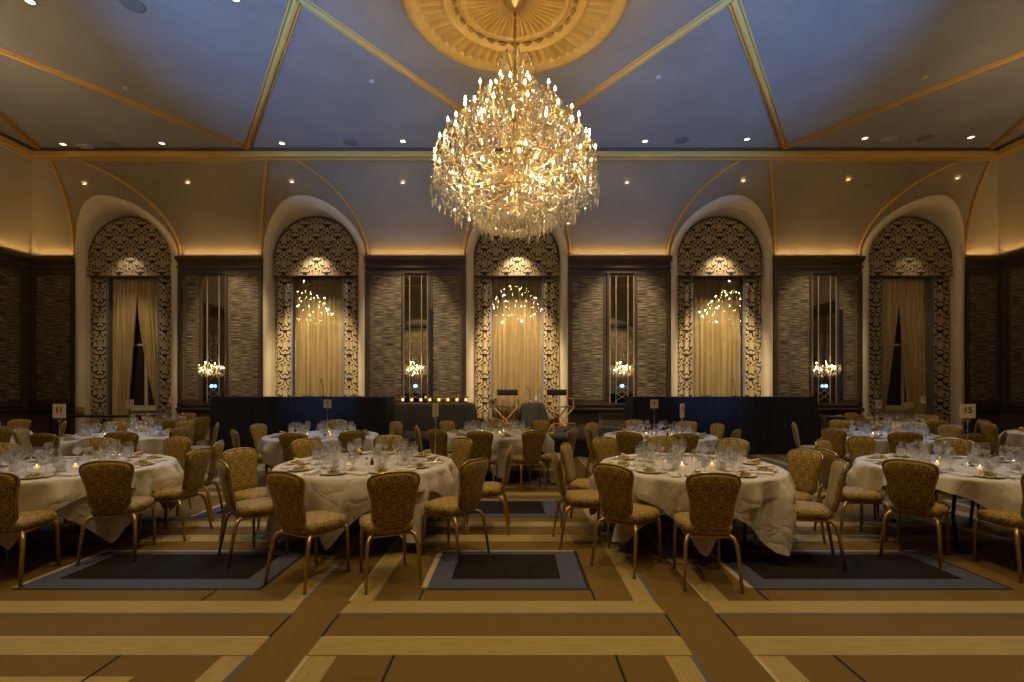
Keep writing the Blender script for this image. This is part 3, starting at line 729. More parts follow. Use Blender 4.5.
# ---------------------------------------------------------------- CHANDELIER
def chandelier():
    t = thing('crystal_chandelier', 'huge tiered crystal chandelier with lit candles hanging from the central medallion', 'chandelier', (0, 7.43, 4.0), 0, 'crystal chandeliers')
    rnd = random.Random(11)
    H = CH-4.0
    m = MB(); m.lathe([(0, H-.02), (.16, H-.02), (.17, H-.06), (.10, H-.10), (.03, H-.16), (0, H-.17)], 20); obj('ceiling_canopy', m, CHAND, t, True)
    m = MB()
    for k in range(16):
        z = H-.17-.058*k
        m.tube([(.02*cos(a)*(k % 2)+.0, .02*cos(a)*(1-k % 2), z-.033+.036*sin(a)) for a in [2*pi*j/8 for j in range(8)]], .008, 5, None, True)
    m.tube([(0, 0, H-.15), (0, 0, 2.5)], .012, 6)
    obj('chain', m, CHAND, t, True)
    m = MB(); m.lathe([(0, .0), (.05, .04), (.12, .18), (.05, .32), (.04, .6), (.14, .75), (.05, .9), (.05, 1.3), (.17, 1.45), (.06, 1.6), (.05, 2.0), (.16, 2.15), (.16, 2.2), (.05, 2.35), (.03, 2.55), (0, 2.56)], 16)
    obj('stem', m, CHAND, t, True)
    # curled crystal plumes at the top
    for k in range(8):
        a = 2*pi*k/8+.2; c, s = cos(a), sin(a)
        P = [(r*c, r*s, z) for r, z in [(.08, 2.1), (.12, 2.4), (.16, 2.6), (.22, 2.66), (.28, 2.6), (.29, 2.5)]]
        m = MB(); m.tube(P, .014, 6); obj('plume', m, CRYSTAL, t, True)
    tiers = [(1.22, 1.10, 18, .95), (1.08, 1.38, 15, 1.0), (.90, 1.66, 12, 1.2), (.62, 1.98, 10, 1.6), (.30, 2.16, 6, 1.8), (.72, .80, 8, .55), (.95, .78, 6, .7), (.0, 2.36, 1, 2.2)]
    nb = 0
    for (R0, z0, n, zroot) in tiers:
        off = rnd.random()
        for k in range(n):
            a = 2*pi*(k+off)/n; c, s = cos(a), sin(a); nb += 1; zt = z0+rnd.uniform(-.03, .03)
            P = [(.05*c, .05*s, zroot), (R0*.35*c, R0*.35*s, zroot-.16), (R0*.8*c, R0*.8*s, z0-.30), (R0*c, R0*s, z0-.18), (R0*c, R0*s, zt-.10)]
            Q = []
            for i in range(len(P)-1):
                for j in range(3):
                    u = j/3; p0 = Vector(P[max(i-1, 0)]); p1 = Vector(P[i]); p2 = Vector(P[i+1]); p3 = Vector(P[min(i+2, 4)])
                    Q.append(.5*((2*p1)+(-p0+p2)*u+(2*p0-5*p1+4*p2-p3)*u*u+(-p0+3*p1-3*p2+p3)*u**3))
            Q.append(Vector(P[-1]))
            m = MB(); m.tube(Q, .013, 6)
            m.lathe([(.012, zt-.12), (.05, zt-.10), (.055, zt-.085), (.015, zt-.09)], 10, (R0*c, R0*s, 0))
            obj('arm', m, CHAND, t, True)
            m = MB(); m.lathe([(.014, zt-.09), (.014, zt+.04), (0, zt+.042)], 8, (R0*c, R0*s, 0)); cd = obj('candle', m, TUBEW, t, True)
            m = MB(); m.lathe([(0, zt+.04), (.017, zt+.055), (.014, zt+.08), (0, zt+.12)], 8, (R0*c, R0*s, 0)); obj('bulb', m, BULB, cd, True)
    for (R0, z0) in ((1.05, .78), (.8, 1.1), (.55, 1.4), (.70, .45), (.38, .25)):
        m = MB(); m.tube([(R0*cos(a), R0*sin(a), z0) for a in [2*pi*j/48 for j in range(48)]], .012, 6, None, True); obj('hoop', m, CHAND, t, True)
    # pendants: outline falls from the rim in scallops to the centre bowl
    dm = MB(); dm.octa((0, 0, -.06), .026, .15, .4, None, .25); dm.octa((0, 0, .0), .012, .035, 0); me = dm.mesh('pendant', CRYSTAL)
    for k in range(100):
        if k < 44: R0 = 1.27; a = 2*pi*k/44; z = .52+.10*abs(sin(a*9))
        elif k < 78: R0 = .92; a = 2*pi*(k-44)/34; z = .24+.08*abs(sin(a*6))
        else: R0 = .55; a = 2*pi*(k-78)/22; z = .12+.05*sin(a*5)
        o = bpy.data.objects.new('crystal_pendant', me); COL.objects.link(o); o.parent = t; o.location = (R0*cos(a), R0*sin(a), z); o.rotation_euler = (0, 0, a)
    m = MB()
    # swags between candles, strings, and clustered drops
    def prof_r(z):   # outer radius of the crystal mass by height
        pts = [(.02, .30), (.15, .62), (.30, .92), (.5, 1.20), (.8, 1.29), (1.1, 1.24), (1.4, 1.06), (1.7, .86), (2.0, .55), (2.3, .28)]
        if z <= pts[0][0]: return pts[0][1]
        for (z0, r0), (z1, r1) in zip(pts, pts[1:]):
            if z <= z1: return r0+(r1-r0)*(z-z0)/(z1-z0)
        return .2
    for k in range(5200):
        z = .02+2.2*rnd.random()**1.35; R0 = prof_r(z); r = R0*(1-.55*rnd.random()**1.6); a = rnd.random()*2*pi
        s = rnd.choice((.014, .018, .022, .030)); m.octa((r*cos(a), r*sin(a), z), s*.7, s*rnd.choice((1.8, 2.6, 3.6)), rnd.random()*3, None, .35)
    for (R0, z0, n, _z) in tiers[:5]:       # fringes hanging from every drip pan and swags between them
        for k in range(n*2):
            a0 = 2*pi*k/(n*2); a1 = 2*pi*(k+1)/(n*2)
            for j in range(12):
                u = j/12; a = a0+(a1-a0)*u; zz = z0-.12-.16*sin(pi*u)
                m.octa((R0*cos(a), R0*sin(a), zz), .012, .03, j)
            for j in range(7):
                zz = z0-.14-j*.045; m.octa((R0*cos(a0), R0*sin(a0), zz), .013+.003*j, .045, j)
    for k in range(260):                    # bottom bowl
        a = rnd.random()*2*pi; u = rnd.random(); r = .62*sqrt(u); z = .0+.12*u+.03*rnd.random()
        m.octa((r*cos(a), r*sin(a), z), .02, .09, a)
    o = obj('crystal_strands', m, CRYSTAL, t); o['kind'] = 'stuff'
    return t
ch = chandelier(); index_kids()
c2 = dup(ch, (-9.85, 7.43, 3.80), .7, 'crystal chandelier cut off by the left edge of the photo')
c3 = dup(ch, (10.0, 7.43, 3.80), 1.3, 'crystal chandelier just past the right edge, reflected in the fourth arch window')
for (cx, e) in ((0, 1.0), (-9.85, .75), (10.0, .6)):
    for k in range(6):
        a = 2*pi*k/6+.3
        lamp('POINT', 'chandelier_glow', (cx+1.30*cos(a), 7.43+1.30*sin(a), 5.15), 19*e, WARM2, .03)
    lamp('POINT', 'chandelier_glow', (cx, 7.43, 6.55), 24*e, WARM2, .03)
    for k in range(3):
        a = 2*pi*k/3+1; lamp('POINT', 'chandelier_glow', (cx+.6*cos(a), 7.43+.6*sin(a), 4.62), 22*e, WARM2, .03)
    for k in range(3):
        a = 2*pi*k/3; lamp('POINT', 'chandelier_glow', (cx+.95*cos(a), 7.43+.95*sin(a), 5.75), 10*e, WARM2, .03)

# ---------------------------------------------------------------- BANQUET CHAIR
def chair_proto():
    t = thing('banquet_chair', 'x', 'chair', (0, 0, 0))
    def seat(u, v):     # closed rounded cushion, v from bottom centre over the rim to the top centre
        a = 2*pi*u; ca, sa = cos(a), sin(a); p = .62
        X = math.copysign(abs(ca)**p, ca); Y = math.copysign(abs(sa)**p, sa)
        k = [(.0, .415), (.82, .415), (.95, .425), (1.0, .455), (.98, .485), (.88, .503), (.55, .515), (0, .518)][int(round(v*7))]
        wdt = .235+.02*Y
        return (X*wdt*k[0], .015+Y*.235*k[0], k[1])
    m = MB(); m.grid(32, 8, seat, None, True); obj('seat', m, CHAIRGOLD, t, True)
    # hour-glass back outline, half width by height
    prof = [(.0, .10), (.012, .140), (.045, .163), (.10, .170), (.16, .170), (.22, .178), (.28, .195), (.33, .209), (.365, .213), (.392, .205), (.413, .180), (.426, .140), (.434, .09), (.438, .0)]
    out = [(w_, z) for z, w_ in prof]+[(-w_, z) for z, w_ in prof[::-1][1:]]
    def place(x, z, d):   # lean back
        zz = .49+z; return (x, -.205-z*.20+d-.05*(1-(x/.22)**2)*.35, zz)
    K = len(out); m = MB(); V = []
    C = (0, .22)
    for (sc, d) in [(0, .030), (.6, .030), (.88, .026), (.965, .016), (1.0, .0), (.965, -.016), (.88, -.026), (.6, -.032), (0, -.032)]:
        for (x, z) in out: V.append(place(C[0]+(x-C[0])*sc, C[1]+(z-C[1])*sc, d))
    F = []
    for i in range(8):
        for k in range(K): F.append((i*K+k, (i+1)*K+k, (i+1)*K+(k+1) % K, i*K+(k+1) % K))
    m.add(V, F); obj('backrest', m, CHAIRGOLD, t, True)
    m = MB(); P = [place(x*1.02, .22+(z-.22)*1.015, 0) for (x, z) in out]
    m.tube(P, .0125, 8, None, True); obj('back_frame', m, FRAMEEDGE, t, True)
    m = MB(); m.box(-.20, .20, -.19, .20, .395, .415); obj('seat_frame', m, GOLDMETAL, t, bevel=.006)
    for s in (-1, 1):
        m = MB(); m.tube([(s*.19, .20, .41), (s*.20, .215, .36), (s*.205, .225, .0)], [.017, .017, .013], 10); obj('leg', m, GOLDMETAL, t, True)
        P = [(s*.12, -.12, .412), (s*.165, -.165, .412), (s*.195, -.20, .395), (s*.213, -.225, .35), (s*.222, -.245, .25), (s*.236, -.285, .0)]
        m = MB(); m.tube(P, [.016, .017, .018, .018, .016, .013], 10); obj('leg', m, GOLDMETAL, t, True)
    for o in [o for o in bpy.data.objects if o.parent == t]:
        o.data.transform(Matrix.Diagonal((.92, .97, 1, 1)))
    return t
CHP = chair_proto()
# glassware and settings
def lathe_obj(name, prof, m, parent=None, n=16, c=(0,0,0)):
    b = MB(); b.lathe(prof, n, c); return obj(name, b, m, parent, True)
def goblet_proto(nm, h, rb, bowl):
    t = thing(nm, 'x', 'glass')
    lathe_obj('bowl', bowl, GLASS, t, 14)
    lathe_obj('stem', [(.033, 0), (.034, .003), (.006, .010), (.005, bowl[0][1]-.002), (.012, bowl[0][1]+.002)], GLASS, t, 10)
    return t
GOB = goblet_proto('water_goblet', .17, .035, [(.008, .062), (.034, .078), (.044, .105), (.044, .145), (.038, .182)])
lathe_obj('iced_water', [(.0, .068), (.030, .080), (.040, .105), (.040, .148), (.0, .149)], WATER, GOB, 10)
WINE = goblet_proto('wine_glass', .2, .035, [(.006, .095), (.030, .106), (.042, .135), (.041, .175), (.033, .222)])
TUM = thing('stemless_tumbler', 'x', 'glass'); lathe_obj('bowl', [(.0, .004), (.034, .004), (.040, .03), (.044, .115)], GLASS, TUM, 14)
lathe_obj('iced_water', [(0, .006), (.032, .006), (.037, .03), (.040, .085), (0, .086)], WATER, TUM, 10)
PLATE = thing('salad_plate', 'x', 'plate')
lathe_obj('plate_dish', [(0, .006), (.07, .006), (.085, .012), (.125, .020), (.128, .017), (.085, .005), (.06, 0), (0, 0)], WHITE, PLATE, 24)
m = MB(); r2 = random.Random(5)
for k in range(34):
    a = r2.random()*2*pi; r = .06*sqrt(r2.random()); c = Vector((r*cos(a)*1.15, r*sin(a), .012+.03*r2.random()*(1-r/.07)))
    d = [Vector((r2.uniform(-1, 1), r2.uniform(-1, 1), r2.uniform(-.6, .8))).normalized()*r2.uniform(.015, .03) for _ in range(3)]
    m.add([c+d[0], c+d[1], c+d[2], c+Vector((0, 0, .012))], [(0, 1, 2), (0, 1, 3), (1, 2, 3), (0, 2, 3)])
s_ = obj('salad', m, FOOD1, PLATE); s_['kind'] = 'stuff'
m = MB(); m.obox((-.05, .01, .035), (.05, -.02, .06), .05, .006); obj('cracker', m, FOOD2, PLATE, bevel=.002)
NAP = thing('folded_napkin', 'x', 'napkin'); m = MB()
m.box(-.045, .045, -.10, .10, 0, .010); m.box(-.042, .040, -.098, .096, .010, .018); obj('cloth_fold', m, NAPKIN, NAP, bevel=.004)
def cut(name, tines):
    m = MB(); m.obox((0, -.09, .005), (0, .03, .004), .010, .003, m=None)
    if tines:
        m.obox((0, .03, .005), (0, .055, .006), .020, .003)
        for k in range(4): m.obox((-.0085+k*.0057, .055, .006), (-.0085+k*.0057, .095, .008), .003, .002)
    else: m.obox((0, .03, .005), (0, .12, .005), .018, .002)
    return tag(obj(name, m, SILVER), 'x', 'cutlery')
FORK = cut('fork', True); KNIFE = cut('knife', False)
VOT = thing('votive_candle', 'x', 'candle'); lathe_obj('glass_cup', [(0, .003), (.026, .003), (.032, .055)], GLASS, VOT, 14)
lathe_obj('wax', [(0, .006), (.024, .006), (.025, .03), (0, .031)], WAX, VOT, 12); lathe_obj('flame', [(0, .032), (.004, .036), (.003, .043), (0, .050)], FLAME, VOT, 8)
SALT = thing('salt_shaker', 'x', 'shaker'); lathe_obj('jar', [(0, 0), (.018, 0), (.020, .02), (.015, .055), (.016, .06)], GLASS, SALT, 12); lathe_obj('cap', [(.016, .058), (.017, .068), (.010, .080), (0, .082)], SILVER, SALT, 12)
PEP = thing('pepper_shaker', 'x', 'shaker'); lathe_obj('jar', [(0, 0), (.018, 0), (.020, .02), (.015, .055), (.016, .06)], mat('ground_pepper', (.05, .035, .025), .6), PEP, 12); lathe_obj('cap', [(.016, .058), (.017, .068), (.010, .080), (0, .082)], SILVER, PEP, 12)
VASE = thing('glass_cylinder_vase', 'x', 'vase'); lathe_obj('cylinder', [(0, .004), (.055, .004), (.056, .20)], GLASS, VASE, 20)
def sign(x, y, rz, text, label, h=.645, sc=1.0, par=None):
    t = thing('table_number_sign', label, 'table sign', (x, y, TZ), rz, 'table number signs')
    lathe_obj('base', [(0, 0), (.055, 0), (.056, .008), (.03, .022), (.012, .04), (.008, .05)], SILVER, t, 18)
    lathe_obj('pole', [(.0055, .045), (.0055, h-.15)], SILVER, t, 8)
    m = MB(); m.tube([(.022*cos(a), 0, h-.148+.022*sin(a)) for a in [2*pi*k/14 for k in range(14)]], .003, 6, None, True); obj('clip', m, SILVER, t, True)
    m = MB(); m.box(-.068, .068, -.003, .003, h-.135, h+.015); card = obj('card', m, CARD, t)
    if text:
        for yy, rot in ((-.0042, 0),):
            c = bpy.data.curves.new('digits', 'FONT'); c.body = text; c.size = .085; c.align_x = 'CENTER'; c.align_y = 'CENTER'; c.extrude = .0008; c.offset = .002
            o = bpy.data.objects.new('printed_number', c); COL.objects.link(o); bpy.context.view_layer.update()
            me = bpy.data.meshes.new_from_object(o); bpy.data.objects.remove(o)
            me.materials.clear(); me.materials.append(INK)
            p = bpy.data.objects.new('printed_number', me); COL.objects.link(p); p.parent = card; p.location = (0, yy, h-.052); p.rotation_euler = (pi/2, 0, 0)
    return t
index_kids()
FIRST = {}
def put(proto, loc, rz, label, group, sc=1.0):
    if proto.name not in FIRST:
        FIRST[proto.name] = 1; o = proto; o.location = loc; o.rotation_euler = (0, 0, rz)
    else: o = dup(proto, loc, rz)
    o['label'] = label; o['group'] = group
    if sc != 1: o.scale = (sc,)*3
    return o
TZ = .766      # top surface of the cloth
RT = .915
DIR12 = ['the near side', 'the near right side', 'the right front', 'the right end', 'the right rear', 'the far right side',
         'the far side', 'the far left side', 'the left rear', 'the left end', 'the left front', 'the near left side']
def dirword(a, used):
    k0 = int(round((a+pi/2)/(pi/6))) % 12
    for d in (0, 1, -1, 2, -2, 3, -3, 4, -4, 5, -5, 6):
        k = (k0+d) % 12
        if k not in used: used.add(k); return DIR12[k]
    return DIR12[k0]
def cloth_mesh(L2, rot, seed, inset=0):
    r = random.Random(seed); m = MB(); n = 144; V = []; ph = [r.random()*6.28 for _ in range(4)]
    rings = 16
    for j in range(rings+1):
        for i in range(n):
            a = 2*pi*i/n; ar = a-rot; ext = L2/max(abs(cos(ar)), abs(sin(ar))); ext = min(ext, 1.60); over = max(ext-RT-.01, .02)
            if j <= 4: rr = RT*(j/4)*.995; z = 0; x, y = rr*cos(a), rr*sin(a)
            else:
                u = (j-4)/(rings-4); s = over*u
                if s < .03: out, dz = s*.8, s*.3
                else: out, dz = .024, s-.021
                k = 1.5*min(1, dz/.16)
                w_ = (.020*sin(7*a+ph[0])+.022*(1-2*abs(sin(6.5*a+ph[1])))+.016*(1-2*abs(sin(11.5*a+ph[2]+dz*1.5))))*k*(1+1.0*max(0, dz-.25))
                corner = max(0, (over-.30)/.5)
                fold = .075*corner*(1-2*abs(sin(ar*8+ph[3]+dz*2)))*k + .04*corner*k
                rr = RT+out+w_*(.5 if inset else 1)+fold+.03*k*(dz if inset else 1)+inset
                x, y = rr*cos(a), rr*sin(a); z = -min(dz, TZ-.03)
            V.append((x, y, z))
    F = [(j*n+i, j*n+(i+1) % n, (j+1)*n+(i+1) % n, (j+1)*n+i) for j in range(rings) for i in range(n)]
    m.add(V, F); return m
# description, centre, cloth rotation, chairs [x, y, (facing override)], level of detail, seats
TABLES = [
 ('the near table left of centre', (-1.64, 5.35), .35, [(-1.79,3.86,(.42,1)),(-.98,3.86,None),(-.42,4.5,None),(-.12,5.42,(-1,0)),(-2.62,4.45,None),(-2.92,5.2,(.85,-.45)),(-2.62,6.15,None),(-1.72,6.55,None),(-.72,6.25,None)], 2),
 ('the near table right of centre', (1.87, 5.2), .15, [(.88,4.22,None),(1.55,3.82,(.12,1)),(2.90,4.42,(-1,.35)),(3.02,5.1,(-.95,-.4)),(.48,4.95,(1,.1)),(.66,5.70,(.9,-.4)),(1.2,6.3,None),(1.98,6.45,None),(2.75,6.15,None)], 2),
 ('the near left table under sign 11', (-4.72, 5.1), .7, [(-4.18,3.87,(-.25,1)),(-3.72,4.42,(-.25,1)),(-3.48,5.22,(-1,.05)),(-3.72,5.95,(-1,-.35)),(-4.5,6.35,None),(-5.4,6.2,None),(-6.0,5.6,None),(-5.9,4.5,None)], 2),
 ('the near right table under sign 15', (4.74, 5.1), .1, [(3.66,4.46,(.75,.62)),(4.36,3.98,(.1,1)),(3.38,5.15,(1,.0)),(3.95,6.1,(.6,-.8)),(4.62,6.4,None),(5.55,6.1,None),(6.1,5.3,None),(5.7,4.2,None)], 2),
 ('the middle table before the stage', (-.36, 8.8), .5, [(.27,7.45,(-.45,.9)),(-.52,7.32,None),(.88,7.75,(-1,.4)),(-1.20,7.60,None),(-1.62,8.3,(1,.2)),(-1.3,9.55,None),(-.45,10.02,None),(.5,9.75,None)], 1),
 ('the table before the left navy table', (-3.35, 8.4), .2, [(-3.2,7.05,None),(-2.5,7.4,None),(-4.6,8.75,(1,-.2)),(-4.35,7.6,None),(-2.35,9.3,None),(-2.1,8.5,(-1,0)),(-3.6,9.7,None)], 1),
 ('the table before the right navy table', (2.5, 8.4), .6, [(1.72,7.2,None),(2.42,6.98,None),(1.28,8.05,(1,.1)),(1.5,9.1,None),(2.4,9.68,None),(3.62,8.75,(-1,-.2)),(3.42,7.6,None),(3.3,9.35,None)], 1),
 ('the second-row table left', (-6.75, 8.3), .3, [(-5.85,7.2,(-.5,1)),(-6.75,6.98,None),(-5.45,7.85,(-1,.4)),(-5.6,8.95,(-1,-.5)),(-8.0,7.9,None),(-7.6,9.2,None),(-6.6,9.62,None)], 1),
 ('the second-row table right', (6.4, 8.3), .4, [(5.15,7.75,None),(5.75,7.15,None),(5.3,9.05,None),(6.55,6.95,None),(7.65,8.55,None),(6.5,9.65,None),(7.3,7.3,None)], 1),
 ('the table below the first arch', (-8.35, 11.3), .5, [(-7.3,10.1,None),(-7.0,10.75,(-1,.3)),(-8.1,9.95,None),(-8.9,10.3,None),(-7.2,12.25,None),(-8.4,12.35,None)], 0),
 ('the far table below the fifth arch', (8.75, 11.15), .5, [(7.6,10.5,None),(7.5,11.7,None),(8.6,9.85,None),(9.7,10.2,None),(9.9,11.6,None),(8.7,12.4,None)], 0),
 ('the table at the far left edge', (-9.95, 8.6), .9, [(-9.0,9.55,None),(-8.72,8.1,None),(-9.3,7.4,None),(-10.2,9.9,None)], 0),
 ('the table at the far right edge', (10.05, 8.6), .9, [(9.35,7.35,None),(8.8,8.9,None),(9.6,9.8,None)], 0),
]
rr = random.Random(21)
for ti, (desc, (cx, cyy), rot, chairs, lod) in enumerate(TABLES):
    # folding table
    t = thing('round_banquet_table', 'round folding banquet table under the cloth, '+desc, 'table', (cx, cyy, 0), rot, 'round banquet tables')
    m = MB(); m.lathe([(0, .74), (RT-.01, .74), (RT-.005, .75), (RT-.01, .762), (0, .762)], 48); obj('tabletop', m, mat('plywood', (.2, .12, .06), .6), t)
    for s in (-1, 1):
        for q_ in (-1, 1):
            m = MB(); m.tube([(s*.42, q_*.30, .74), (s*.46, q_*.30, .35), (s*.44, q_*.32, 0)], .016, 8); obj('leg', m, BLACKM, t, True)
    m = MB()
    for s in (-1, 1): m.tube([(s*.45, -.30, .35), (s*.45, .30, .35)], .010, 6); m.tube([(s*.455, 0, .35), (s*.12, 0, .73)], .009, 6)
    obj('brace', m, BLACKM, t)
    L2 = (1.12, 1.12, 1.10, 1.06)[ti] if ti < 4 else 1.18
    c = obj('tablecloth', cloth_mesh(L2, rot+.4, ti), CLOTH, None, True); c.location = (cx, cyy, TZ-.001)
    tag(c, 'white floor-draping tablecloth on '+desc, 'tablecloth', 'white tablecloths')
    if ti < 3:
        c = obj('tablecloth', cloth_mesh(1.20, rot+.4+pi/4, ti+50, -.012), CLOTH, None, True); c.location = (cx, cyy, TZ-.004)
        tag(c, 'under-layer tablecloth with low hanging corners, '+desc, 'tablecloth', 'under tablecloths')
    used = set()
    for (x, y, f) in chairs:
        a = atan2(y-cyy, x-cx)
        if f is None: f = (cx-x, cyy-y)
        rz = atan2(f[1], f[0])-pi/2+rr.uniform(-.05, .05)
        # x,y mark the back of the chair: move the seat centre forward
        n_ = Vector((f[0], f[1])).normalized()*.22
        X, Y = x+n_.x, y+n_.y
        put(CHP, (X, Y, 0), rz, 'gold damask chair at %s of %s' % (dirword(a, used), desc), 'banquet chairs around the tables')
    # settings
    used = set(); ns = 10 if lod else 8; off = rr.random()*.6
    g = 'place settings on '+desc
    for k in range(ns):
        a = off+2*pi*k/ns; dw = dirword(a, used); ca, sa = cos(a), sin(a)
        def P(r, da=0, z=TZ): return (cx+r*cos(a+da), cyy+r*sin(a+da), z)
        put(PLATE, P(.72, rr.uniform(-.03, .03)), a+rr.uniform(-.5, .5), 'salad plate at %s of %s' % (dw, desc), 'salad plates on '+desc)
        put(GOB, P(.52, .20), rr.random(), 'iced water goblet at %s of %s' % (dw, desc), 'water goblets on '+desc)
        put(WINE, P(.50, .03), rr.random(), 'empty wine glass at %s of %s' % (dw, desc), 'wine glasses on '+desc)
        if lod: put(WINE, P(.40, .13), rr.random(), 'second wine glass at %s of %s' % (dw, desc), 'inner wine glasses on '+desc)
        if lod == 2:
            put(NAP, P(.76, -.27), a-pi/2+rr.uniform(-.4, .4)+.3, 'folded napkin at %s of %s' % (dw, desc), 'napkins on '+desc)
            put(FORK, P(.76, -.19, TZ), a+pi/2, 'silver fork at %s of %s' % (dw, desc), 'forks on '+desc)
            put(KNIFE, P(.76, .19, TZ), a+pi/2, 'silver knife at %s of %s' % (dw, desc), 'knives on '+desc)
            if k % 2 == 0: put(TUM, P(.40, .22), 0, 'short water tumbler at %s of %s' % (dw, desc), 'tumblers on '+desc)
    if lod:
        used = set()
        for k in range(4 if lod == 2 else 3):
            a = off+.9+2*pi*k/(4 if lod == 2 else 3)
            put(VOT, (cx+.24*cos(a), cyy+.24*sin(a), TZ), 0, 'lit votive candle toward %s of %s' % (dirword(a, used), desc), 'votive candles on '+desc)
        put(SALT, (cx+.05, cyy-.17, TZ), 0, 'silver-capped salt shaker on '+desc, 'salt shakers')
        put(PEP, (cx+.105, cyy-.16, TZ), 0, 'dark pepper shaker on '+desc, 'pepper shakers')
put(VASE, (2.12, 4.98, TZ), 0, 'clear glass cylinder on the near table right of centre', 'glass cylinders')
SG = [(-4.83, 5.12, 0, '11', 'square number 11 sign standing on the near left table'), (4.78, 5.1, -.25, '15', 'square number 15 sign standing on the near right table'),
      (-.88, 5.35, 1.25, '', 'table sign seen edge-on, near table left of centre'), (1.80, 5.2, .95, '13', 'turned table sign on the near table right of centre'),
      (-3.3, 8.5, 0, '7', 'table sign in front of the left navy table'), (-.41, 8.9, 0, '8', 'table sign before the left director chair'), (2.42, 8.4, 0, '9', 'table sign in front of the right navy table'),
      (-6.7, 8.4, 0, '6', 'table sign before the first arch window'), (6.25, 8.3, .3, '10', 'table sign left of the fifth arch, second row'),
      (-7.95, 11.2, 0, '1', 'small table sign on the table below the first arch'), (9.3, 11.0, 0, '5', 'small table sign on the far table below the fifth arch')]
for i, (x, y, rz, tx, lb) in enumerate(SG):
    sign(x, y, rz, tx, lb, h=(.64 if i < 4 else .60))
# ---------------------------------------------------------------- STAGE
def platform(x0, x1, y0, y1, label):
    t = thing('stage_platform', label, 'stage', ((x0+x1)/2, y0, 0)); h = (x1-x0)/2
    m = MB(); m.box(-h, h, 0, y1-y0, .36, .43); obj('deck', m, STAGETOP, t, bevel=.006)
    m = MB(); n = int(h*2*8)
    m.grid(n*4, 2, lambda u, v: (-h+.01+(2*h-.02)*u, .02+.006*sin(2*pi*u*n), .005+.355*v)); obj('skirt', m, STAGE, t, True)
    return t
platform(-2.95, 2.75, 11.04, 14.50, 'low black stage platform holding the two director chairs')
platform(-7.1, -2.97, 12.45, 14.50, 'dark stage platform behind the left navy table')
platform(2.77, 7.1, 12.45, 14.50, 'dark stage platform behind the right navy table')
def navy(x0, x1, label):
    t = thing('draped_head_table', label, 'draped table', ((x0+x1)/2, 11.45, 0), 0, 'navy draped tables'); h = (x1-x0)/2; H = 1.36
    m = MB(); m.box(-h+.02, h-.02, .01, .86, H-.03, H); obj('tabletop', m, NAVY, t, bevel=.01)
    m = MB()
    def fn(u, v):
        per = 2*h+1.7; s = u*per; z = H*(1-v)+.004
        if s < .85: x, y, nx, ny = -h, .85-s, -1, 0
        elif s < .85+2*h: x, y, nx, ny = -h+(s-.85), 0, 0, -1
        else: x, y, nx, ny = h, s-.85-2*h, 1, 0
        k = (.012*sin(s*26)+.006*sin(s*61))*min(1, v*4)+.03*v
        return (x+nx*k, y+ny*k, z)
    m.grid(360, 8, fn); obj('drape', m, NAVY, t, True)
    m = MB()
    for sx in (-1, 1):
        for yy in (.1, .75): m.tube([(sx*(h-.15), yy, 0), (sx*(h-.15), yy, H-.03)], .018, 6)
    obj('leg_set', m, BLACKM, t); return t
navy(-7.2, -3.05, 'long navy-draped tall table left of the stage'); navy(2.80, 7.18, 'long navy-draped tall table right of the stage')
for i, (x, lb) in enumerate([(-5.62, 'banquet chair behind the left navy table, its left seat'), (-4.35, 'banquet chair behind the left navy table, its right seat'), (5.2, 'banquet chair behind the right navy table')]):
    put(CHP, (x, 12.85, .43), pi, lb, 'chairs behind the navy tables')
def gooseneck(x, y, z, label):
    t = thing('gooseneck_microphone', label, 'microphone', (x, y, z)); lathe_obj('base', [(0, 0), (.05, 0), (.05, .02), (0, .025)], BLACKM, t, 14)
    m = MB(); m.tube([(0, 0, .02), (.0, 0, .15), (-.01, 0, .28), (-.05, 0, .40)], .006, 6); obj('neck', m, BLACKM, t, True)
    m = MB(); m.tube([(-.05, 0, .40), (-.065, 0, .44)], .014, 8); obj('head', m, BLACKM, t, True)
gooseneck(-4.7, 11.85, 1.361, 'thin gooseneck microphone on the left navy table'); gooseneck(5.4, 11.85, 1.361, 'thin gooseneck microphone on the right navy table')
# votive buffet
def draped_box(name, x0, x1, y0, y1, z0, z1, label, cat, flare=.12):
    t = thing(name, label, cat, ((x0+x1)/2, (y0+y1)/2, z0)); hx, hy = (x1-x0)/2, (y1-y0)/2; H = z1-z0
    m = MB(); m.box(-hx+.01, hx-.01, -hy+.01, hy-.01, H-.03, H-.004); obj('tabletop', m, mat('plywood', (.2, .12, .06), .6), t)
    for sx in (-1, 1):
        for sy in (-1, 1): m = MB(); m.tube([(sx*(hx-.12), sy*(hy-.1), 0), (sx*(hx-.12), sy*(hy-.1), H-.03)], .015, 6); obj('leg', m, BLACKM, t)
    m = MB(); n = 220
    def fn(u, v):
        s = u*4; k = int(s) % 4; f = s-int(s)
        cx_ = [(-1,-1),(1,-1),(1,1),(-1,1)]; a = cx_[k]; b = cx_[(k+1) % 4]
        x = a[0]+(b[0]-a[0])*f; y = a[1]+(b[1]-a[1])*f
        if v < .25: kk = v/.25; return (x*hx*kk, y*hy*kk, H)
        d = (v-.25)/.75; cor = (abs(f-.5)*2)**6
        wv = (.018*sin(u*2*pi*17)+.012*sin(u*2*pi*31+1))*d
        fl_ = 1+0*d; 
        return (x*(hx+flare*d*(.35+.65*cor)+wv*abs(x)), y*(hy+flare*d*(.35+.65*cor)+wv), H-d*(H-.012))
    m.grid(n, 14, fn, None, True); c = obj('cloth_drape', m, GREYCLOTH, t, True); return t
draped_box('draped_buffet_table', -3.22, -1.12, 12.85, 13.55, .43, 1.17, 'charcoal-draped rectangular table holding a row of gold votives', 'draped table')
